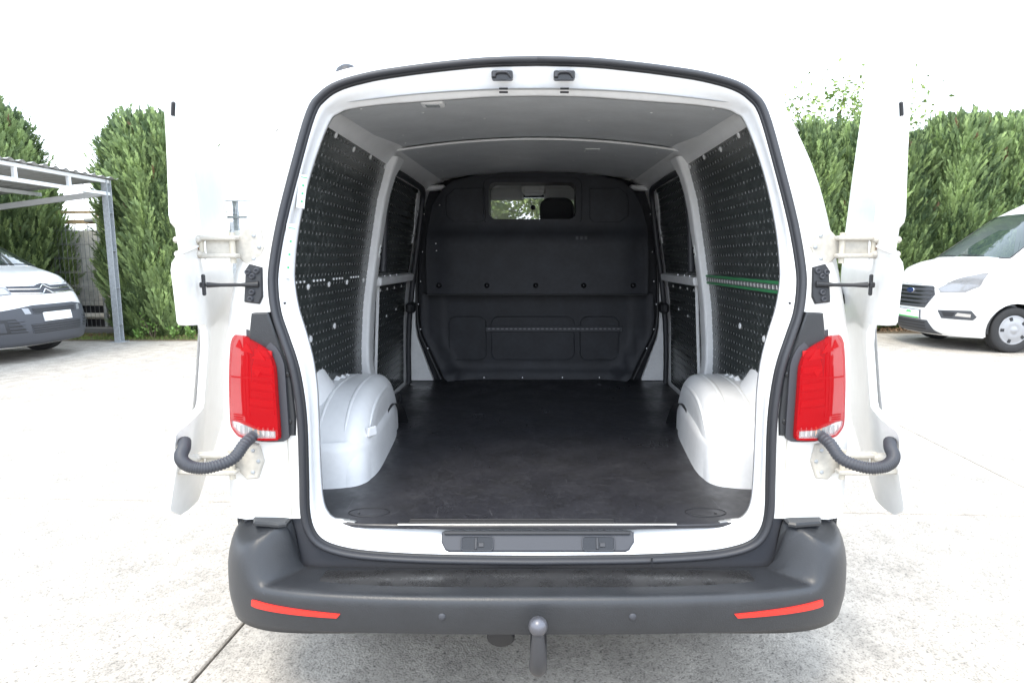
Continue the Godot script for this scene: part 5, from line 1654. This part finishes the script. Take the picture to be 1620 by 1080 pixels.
# ---------------------------------------------------------------- fence, wall and poles behind the cars
func build_fence():
	var f := thing("mesh_fence", "grey welded wire fence between the two conifers behind the carport", "fence", Vector3(-8.7, 0, -10.0))
	for x in [-2.2, 0.52, 3.0]:
		var p := MB.new(); p.box(Vector3(x, 1.05, 0), Vector3(0.06, 2.1, 0.06), Basis(), 0.004)
		put("post", p, M.galv, f)
	var w := MB.new()
	for i in 63:
		var x := -2.16 + i * 0.083
		w.tube(PackedVector3Array([Vector3(x, 0.06, 0.03), Vector3(x, 2.02, 0.03)]), 0.005, 4, false)
	for k in 8:
		for e in [-0.012, 0.012]:
			w.tube(PackedVector3Array([Vector3(-2.2, 0.12 + k * 0.26 + e, 0.035), Vector3(3.0, 0.12 + k * 0.26 + e, 0.035)]), 0.005, 4, false)
	put("wire_mesh", w, M.wire, f, "stuff")
	var kb := MB.new(); kb.box(Vector3(0.4, 0.05, 0.04), Vector3(5.3, 0.14, 0.10), Basis(), 0.01)
	put("kerb", kb, M.wire, f)
	var wl := thing("concrete_wall", "pale grey concrete panel wall standing behind the wire fence", "wall", Vector3(-8.6, 0, -10.55))
	for i in 4:
		var b := MB.new(); b.box(Vector3(-1.9 + i * 1.52, 1.22, 0), Vector3(1.505, 1.46, 0.10), Basis(), 0.008)
		put("panel", b, M.wall, wl)
	var bs := MB.new(); bs.box(Vector3(0.4, 0.24, -0.05), Vector3(6.1, 0.5, 0.10)); put("plinth", bs, M.dark_grey, wl)
	var pp := MB.new(); pp.tube(PackedVector3Array([Vector3(-2.5, 0.36, 0.2), Vector3(0.1, 0.30, 0.22), Vector3(2.5, 0.34, 0.2)]), 0.06, 10)
	var pipe := put("ground_pipe", pp, M.wall)
	pipe.position = Vector3(-8.6, 0, -10.55)
	tag(pipe, "pale pipe lying behind the foot of the wire fence", "pipe")
	var g := thing("timber_rail", "weathered timber rails fixed across the gap above the pale wall", "rail", Vector3(-8.9, 0, -10.2))
	for y in [2.28, 2.10]:
		var b := MB.new(); b.box(Vector3(0.15, y, 0), Vector3(1.5, 0.045 if y > 2.2 else 0.075, 0.05), Basis(Vector3(0, 0, 1), 0.005), 0.004)
		put("rail", b, M.wood, g)
	var pz := MB.new(); pz.box(Vector3(0.62, 1.12, 0.06), Vector3(0.06, 2.3, 0.06), Basis(), 0.004); put("upright", pz, M.wood, g)
	var cl := MB.new(); cl.tube(PackedVector3Array([Vector3(0.40, 2.14, 0.08), Vector3(0.78, 2.16, 0.08)]), 0.05, 10); put("coupler", cl, M.wall, g)
	# lattice pole with two cross-arms seen beside the left door
	var p := thing("utility_pole", "slim pale steel pole with two crossbars rising beside the open left door", "pole", Vector3(-6.08, 0, -11.0))
	var pm := MB.new(); pm.box(Vector3(0, 1.28, 0), Vector3(0.10, 2.56, 0.08), Basis(), 0.006)
	put("shaft", pm, M.galv, p)
	for q in [[2.24, 0.62, 0.05], [2.56, 0.68, 0.022]]:
		var a := MB.new(); a.box(Vector3(0.04, q[0], 0.05), Vector3(q[1], q[2], 0.04), Basis(), 0.003); put("crossbar", a, M.galv, p)
	for x in [-0.02, 0.03]:
		var bb := MB.new(); bb.tube(PackedVector3Array([Vector3(x, 2.3, 0.07), Vector3(x, 2.45, 0.07)]), 0.012, 6); put("clamp", bb, M.galv, p)
	var mst := MB.new()
	mst.tube(PackedVector3Array([Vector3(0, 0, 0), Vector3(0, 4.5, 0), Vector3(0, 6.7, 0)]), PackedFloat32Array([0.05, 0.03, 0.02]), 8)
	var mo := thing("aerial_mast", "thin pale aerial mast far behind the carport roof", "mast", Vector3(-15.5, 0, -20.0))
	put("shaft", mst, M.wall, mo)
	var ar := MB.new(); ar.tube(PackedVector3Array([Vector3(-0.3, 5.4, 0), Vector3(0.3, 5.4, 0)]), 0.012, 6); put("crossbar", ar, M.wall, mo)
	# small red board far behind
	var hut := thing("far_sign", "small red board on a pale post far behind, under the carport roof edge", "sign", Vector3(-17.03, 0, -21.5))
	var hb := MB.new(); hb.box(Vector3(0, 1.75, 0), Vector3(0.10, 3.5, 0.10)); put("post", hb, M.wall, hut)
	var hr := MB.new(); hr.prism(PackedVector2Array([Vector2(-0.20, 3.55), Vector2(0.20, 3.55), Vector2(0.13, 3.72), Vector2(-0.17, 3.72)]), at3(Vector3(0, 0, 0.06)), 0.05, 0.005)
	put("board", hr, mat(0.22, 0.006, 0.01, 0.6), hut)

# ---------------------------------------------------------------- trees
func spray_mesh(sd: int) -> ArrayMesh: # a slender feathery conifer frond, 1 unit long along +y
	var rng := RandomNumberGenerator.new(); rng.seed = sd
	var b := MB.new()
	for i in 11:
		var t := 0.06 + 0.86 * i / 10.0
		for s in [1, -1]:
			var l := (0.16 * sin(PI * (0.2 + 0.7 * t)) + 0.05) * rng.randf_range(0.7, 1.3)
			var a := rng.randf_range(0.2, 0.5)
			var d := Vector3(s * sin(a), cos(a), rng.randf_range(-0.35, 0.35)).normalized()
			var p := Vector3(rng.randf_range(-0.01, 0.01), t, 0.08 * t * t)
			var w := Vector3(cos(a), -s * sin(a), 0) * 0.024
			b.quad(p - w * 0.7, p + w * 0.7, p + d * l * 0.6 + w, p + d * l * 0.6 - w)
			b.tri(p + d * l * 0.6 - w, p + d * l * 0.6 + w, p + d * l)
	b.tri(Vector3(-0.02, 0.85, 0.06), Vector3(0.02, 0.85, 0.06), Vector3(0, 1.12, 0.09))
	return b.mesh()

var sprays := []
func conifer(label: String, at: Vector3, rx: float, rz: float, h: float, n: int, sd: int, group: String, light := 1.0, prof := 0):
	var rng := RandomNumberGenerator.new(); rng.seed = sd
	var nz := FastNoiseLite.new(); nz.seed = sd; nz.frequency = 0.9; nz.fractal_octaves = 3
	var t := thing("conifer_tree", label, "conifer", at, 0, group)
	var tk := MB.new()
	tk.tube(PackedVector3Array([Vector3(0, -0.05, 0), Vector3(0.02, h * 0.3, 0), Vector3(-0.02, h * 0.6, 0.02), Vector3(0, h * 0.93, 0)]), PackedFloat32Array([0.10, 0.08, 0.05, 0.012]), 8)
	for k in 26:
		var y := lerpf(0.15, h * 0.85, k / 25.0); var a := k * 2.4
		var d := Vector3(cos(a) * rx, 0, sin(a) * rz) * 0.75 * crown_w(y / h, prof)
		tk.tube(PackedVector3Array([Vector3(0, y, 0), Vector3(d.x * 0.5, y + 0.12, d.z * 0.5), Vector3(d.x, y + 0.35, d.z)]), PackedFloat32Array([0.025, 0.017, 0.006]), 5)
	put("trunk", tk, M.bark, t)
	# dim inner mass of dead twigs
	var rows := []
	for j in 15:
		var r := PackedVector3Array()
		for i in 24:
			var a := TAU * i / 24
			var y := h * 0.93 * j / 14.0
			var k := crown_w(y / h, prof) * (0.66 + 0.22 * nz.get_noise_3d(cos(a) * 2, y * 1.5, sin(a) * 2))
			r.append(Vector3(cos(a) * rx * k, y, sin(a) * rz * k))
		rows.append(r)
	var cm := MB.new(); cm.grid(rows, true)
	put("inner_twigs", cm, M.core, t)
	# feathery fronds in three leaf shapes
	for v in 3:
		var mm := MultiMesh.new()
		mm.transform_format = MultiMesh.TRANSFORM_3D
		mm.use_colors = true
		mm.mesh = sprays[v]
		var cnt := n / 3
		mm.instance_count = cnt
		for i in cnt:
			var fy := pow(rng.randf(), 0.92)
			var a := rng.randf() * TAU
			var y := fy * h
			var lump := nz.get_noise_3d(cos(a) * rx * 2.1 + sd, y * 0.8, sin(a) * rz * 2.1)
			var deep := rng.randf()
			var k := crown_w(fy, prof) * (0.72 + 0.28 * pow(deep, 0.6) + 0.40 * lump)
			var p := Vector3(cos(a) * rx * k, y - 0.12, sin(a) * rz * k)
			var out := Vector3(cos(a), 0, sin(a))
			var dir := (out * rng.randf_range(0.15, 0.75) + Vector3.UP * rng.randf_range(0.6, 1.2) + Vector3(rng.randf_range(-0.35, 0.35), 0, rng.randf_range(-0.35, 0.35))).normalized()
			if fy > 0.93: dir = (dir + Vector3.UP * 0.8).normalized()
			var zx := out.cross(dir)
			if zx.length() < 0.05: zx = Vector3.RIGHT
			zx = zx.normalized().rotated(dir, rng.randf_range(-1.0, 1.0))
			var l := rng.randf_range(0.18, 0.42) * (1.0 + 0.5 * smoothstep(0.8, 1.0, fy) + (0.3 if rng.randf() < 0.12 else 0.0))
			var bs := Basis(zx * l, dir * l, zx.cross(dir).normalized() * l)
			mm.set_instance_transform(i, Transform3D(bs, p))
			# own leaf colour: fresh tips lighter and yellower, old growth blue-green, a few brown
			var g := rng.randf()
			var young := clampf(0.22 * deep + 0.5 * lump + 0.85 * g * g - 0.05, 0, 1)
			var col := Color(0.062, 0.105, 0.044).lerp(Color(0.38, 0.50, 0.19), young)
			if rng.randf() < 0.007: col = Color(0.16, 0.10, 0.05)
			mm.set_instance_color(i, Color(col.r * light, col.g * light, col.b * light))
		var mi := MultiMeshInstance3D.new()
		mi.multimesh = mm; mi.material_override = M.leaf
		mi.name = numbered("foliage", t)
		mi.set_meta("kind", "stuff")
		t.add_child(mi, true)

func crown_w(f: float, prof: int) -> float:
	if prof == 0: return lut([Vector2(0, 0.72), Vector2(0.06, 0.92), Vector2(0.3, 1.0), Vector2(0.62, 0.95), Vector2(0.80, 0.88), Vector2(0.90, 0.76), Vector2(0.97, 0.55), Vector2(1, 0.32)], f)
	return lut([Vector2(0, 0.8), Vector2(0.1, 1.0), Vector2(0.55, 0.95), Vector2(0.78, 0.75), Vector2(0.9, 0.48), Vector2(1, 0.12)], f)

func leaf_mesh() -> ArrayMesh:
	var b := MB.new()
	b.tri(Vector3(-0.28, 0.4, 0.05), Vector3(0, 0, 0), Vector3(0, 0.5, -0.03)); b.tri(Vector3(0, 0, 0), Vector3(0.28, 0.4, 0.05), Vector3(0, 0.5, -0.03))
	b.tri(Vector3(-0.28, 0.4, 0.05), Vector3(0, 0.5, -0.03), Vector3(0, 1, 0.02)); b.tri(Vector3(0.28, 0.4, 0.05), Vector3(0, 1, 0.02), Vector3(0, 0.5, -0.03))
	return b.mesh()

func broadleaf(label: String, at: Vector3, h: float, r: float, n: int, sd: int, cat: String, group: String, light := 1.0, big := 1.0):
	var rng := RandomNumberGenerator.new(); rng.seed = sd
	var t := thing("leafy_tree", label, cat, at, 0, group)
	var tk := MB.new()
	tk.tube(cr3([Vector3(0, -0.05, 0), Vector3(0.08, h * 0.25, 0), Vector3(-0.05, h * 0.5, 0.05), Vector3(0.05, h * 0.8, 0)], 4), PackedFloat32Array(range(13).map(func(i): return lerpf(0.14, 0.03, i / 12.0))), 8)
	var tips := []
	for k in 34:
		var y := rng.randf_range(h * 0.38, h * 0.8); var a := rng.randf() * TAU
		var len := r * rng.randf_range(0.5, 1.0) * sin(PI * clampf((y / h - 0.2) / 0.85, 0.1, 0.95))
		var e := Vector3(cos(a) * len, y + len * rng.randf_range(0.2, 0.7), sin(a) * len)
		tk.tube(cr3([Vector3(0, y, 0), Vector3(e.x * 0.5, lerpf(y, e.y, 0.35), e.z * 0.5), e], 3), PackedFloat32Array(range(7).map(func(i): return lerpf(0.035, 0.008, i / 6.0))), 5)
		tips.append(e); tips.append(Vector3(e.x * 0.6, lerpf(y, e.y, 0.5), e.z * 0.6))
	put("trunk", tk, M.bark, t)
	var mm := MultiMesh.new()
	mm.transform_format = MultiMesh.TRANSFORM_3D; mm.use_colors = true; mm.mesh = leaf_mesh(); mm.instance_count = n
	for i in n:
		var c: Vector3 = tips[rng.randi() % tips.size()]
		var o := Vector3(rng.randfn(), rng.randfn(), rng.randfn()) * r * 0.13
		var bs := Basis.from_euler(Vector3(rng.randf() * TAU, rng.randf() * TAU, rng.randf() * TAU)).scaled(Vector3.ONE * rng.randf_range(0.06, 0.12) * big)
		mm.set_instance_transform(i, Transform3D(bs, c + o))
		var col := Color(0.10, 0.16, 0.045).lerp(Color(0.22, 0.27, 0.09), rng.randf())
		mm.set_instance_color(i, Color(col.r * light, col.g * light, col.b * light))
	var mi := MultiMeshInstance3D.new()
	mi.multimesh = mm; mi.material_override = M.leaf; mi.name = numbered("foliage", t); mi.set_meta("kind", "stuff")
	t.add_child(mi, true)

func build_trees():
	for k in 3: sprays.append(spray_mesh(40 + k))
	conifer("tall clipped conifer between the carport post and the open left door", Vector3(-7.02, 0, -9.95), 0.84, 0.80, 3.55, 27000, 1, "", 1.0)
	conifer("bushy conifer behind the carport, seen above and below its roof", Vector3(-10.15, 0, -9.85), 1.05, 0.95, 3.75, 24000, 2, "", 0.95, 0)
	conifer("conifer at the left edge rising over the carport roof", Vector3(-11.9, 0, -10.4), 1.2, 1.0, 3.6, 10000, 3, "", 0.9, 1)
	var lab := ["hedge conifer mostly hidden behind the van's right rear pillar", "hedge conifer seen between the van body and its open right door", "hedge conifer directly behind the open right door", "hedge conifer just right of the open right door, lowest top", "hedge conifer above the bonnet of the high-roof van", "hedge conifer above the windscreen of the high-roof van", "hedge conifer at the right edge behind the high roof"]
	var xs := [4.5, 5.5, 6.5, 7.5, 8.55, 9.65, 10.8]
	var hs := [3.6, 3.65, 3.65, 3.5, 3.85, 3.9, 4.1]
	for i in 7:
		conifer(lab[i], Vector3(xs[i], 0, -11.05 - 0.15 * (i % 2) - 0.08 * i), 0.76, 0.78, hs[i], 22000, 20 + i, "conifers in the hedge on the right", 0.95 + 0.07 * (i % 3))
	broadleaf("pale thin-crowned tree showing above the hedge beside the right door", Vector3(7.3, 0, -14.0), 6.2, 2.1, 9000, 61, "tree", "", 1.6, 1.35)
	var xs2 := [-4.6, -1.9, 0.9, 3.6]
	var l2 := ["pale tree ahead of the van, left of the cab window view", "pale tree seen through the left of the cab window", "pale tree seen through the middle of the cab window", "pale tree ahead of the van, right of the cab window view"]
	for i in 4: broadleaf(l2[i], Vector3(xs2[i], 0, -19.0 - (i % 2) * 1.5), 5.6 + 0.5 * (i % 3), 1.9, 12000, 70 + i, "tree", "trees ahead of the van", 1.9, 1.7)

func build_ground_plants():
	var rng := RandomNumberGenerator.new(); rng.seed = 5
	var soil := MB.new(); soil.box(Vector3(-9.0, 0.0, -9.7), Vector3(9.5, 0.03, 1.62), Basis(), 0.01)
	put("planting_strip", soil, M.soil, self, "structure")
	var blade := MB.new()
	blade.tri(Vector3(-0.05, 0, 0), Vector3(0.05, 0, 0), Vector3(0.0, 1, 0.25))
	blade.tri(Vector3(-0.12, 0, 0.05), Vector3(-0.04, 0, 0.05), Vector3(-0.2, 0.8, -0.1))
	blade.tri(Vector3(0.04, 0, -0.05), Vector3(0.12, 0, -0.05), Vector3(0.25, 0.7, 0.05))
	var bm := blade.mesh()
	scatter("grass", bm, 5200, func(): return Vector3(rng.randf_range(-12.5, -5.0), 0.01, -8.93 - 0.75 * pow(rng.randf(), 1.5)), Vector2(0.03, 0.09), Color(0.09, 0.15, 0.03), Color(0.22, 0.27, 0.07), rng, 0.3)
	var lm := leaf_mesh()
	scatter("leaf_litter", lm, 1500, func(): return Vector3(rng.randf_range(-12.5, -5.0), 0.022, -9.2 - 0.5 * rng.randf()), Vector2(0.03, 0.06), Color(0.16, 0.08, 0.04), Color(0.32, 0.20, 0.10), rng, 1.4)
	scatter("leaf_litter", lm, 2600, func(): return Vector3(rng.randf_range(4.0, 11.0), 0.012, -10.25 - 0.9 * rng.randf()), Vector2(0.03, 0.07), Color(0.13, 0.07, 0.04), Color(0.34, 0.22, 0.12), rng, 1.4)
	# low leafy weeds at the foot of the tall conifer
	var spots := [[-6.72, -9.02, 0.42], [-6.35, -8.98, 0.22], [-6.05, -9.0, 0.20], [-6.95, -8.98, 0.16]]
	var wl := ["tall leafy weed sprouting at the foot of the tall conifer", "low bright weed right of the tall weed", "low weed beside the open left door's lower corner", "smallest weed left of the tall weed"]
	for k in 4:
		var w := thing("weed", wl[k], "weed", Vector3(spots[k][0], 0.0, spots[k][1]), 0, "weeds along the hedge strip")
		var st := MB.new(); var lv := MB.new()
		var h: float = spots[k][2]
		for q in 7:
			var a := rng.randf() * TAU; var e := Vector3(cos(a) * h * 0.45, h * rng.randf_range(0.6, 1.1), sin(a) * h * 0.3)
			st.tube(PackedVector3Array([Vector3.ZERO, e * 0.5 + Vector3(0, 0.03, 0), e]), 0.004, 4)
			for i in 9:
				var c := e * rng.randf_range(0.25, 1.05)
				var bs := Basis.from_euler(Vector3(rng.randf_range(-1, 1), rng.randf() * TAU, rng.randf_range(-1, 1))) * rng.randf_range(0.05, 0.09)
				lv.tint = Color(0.10, 0.19, 0.035).lerp(Color(0.20, 0.33, 0.08), rng.randf())
				for tr in [[Vector3(-0.28, 0.4, 0.05), Vector3(0, 0, 0), Vector3(0.28, 0.4, 0.05)], [Vector3(-0.28, 0.4, 0.05), Vector3(0.28, 0.4, 0.05), Vector3(0, 1, 0)]]:
					lv.tri(c + bs * tr[0], c + bs * tr[1], c + bs * tr[2])
		put("stem", st, M.bark, w); put("leaves", lv, M.leaf, w, "stuff")
	# a few fallen leaves on the concrete
	var fl := [[-7.7, -7.95], [-6.9, -8.55], [-7.3, -8.2], [-6.2, -8.4]]
	for k in 4:
		var b := MB.new()
		b.tri(Vector3(-0.03, 0.004, 0), Vector3(0, 0.01, 0.06), Vector3(0.03, 0.012, 0)); b.tri(Vector3(-0.03, 0.004, 0), Vector3(0.03, 0.012, 0), Vector3(0, 0.006, -0.05))
		var o := put("fallen_leaf", b, mat(0.36, 0.10, 0.06, 0.7))
		o.position = Vector3(fl[k][0], 0.0, fl[k][1])
		tag(o, ["reddish fallen leaf nearest the grey bumper of the left van", "reddish fallen leaf by the foot of the carport post", "reddish fallen leaf midway between left van and carport post", "reddish fallen leaf on the concrete right of the carport post"][k], "leaf", "fallen leaves on the concrete")

func scatter(called: String, mesh: Mesh, n: int, where: Callable, size: Vector2, c0: Color, c1: Color, rng: RandomNumberGenerator, tiltv: float):
	var mm := MultiMesh.new()
	mm.transform_format = MultiMesh.TRANSFORM_3D; mm.use_colors = true; mm.mesh = mesh; mm.instance_count = n
	for i in n:
		var p: Vector3 = where.call()
		var bs := Basis.from_euler(Vector3(rng.randf_range(-tiltv, tiltv), rng.randf() * TAU, rng.randf_range(-tiltv, tiltv))).scaled(Vector3.ONE * rng.randf_range(size.x, size.y))
		mm.set_instance_transform(i, Transform3D(bs, p))
		mm.set_instance_color(i, c0.lerp(c1, rng.randf()))
	var mi := MultiMeshInstance3D.new()
	mi.multimesh = mm; mi.material_override = M.leaf; mi.name = numbered(called, self); mi.set_meta("kind", "stuff")
	add_child(mi, true)
	tag(mi, {"grass": "strip of short grass along the foot of the left hedge", "leaf_litter": "brown leaf litter scattered under the conifers"}.get(called, called), "ground cover")
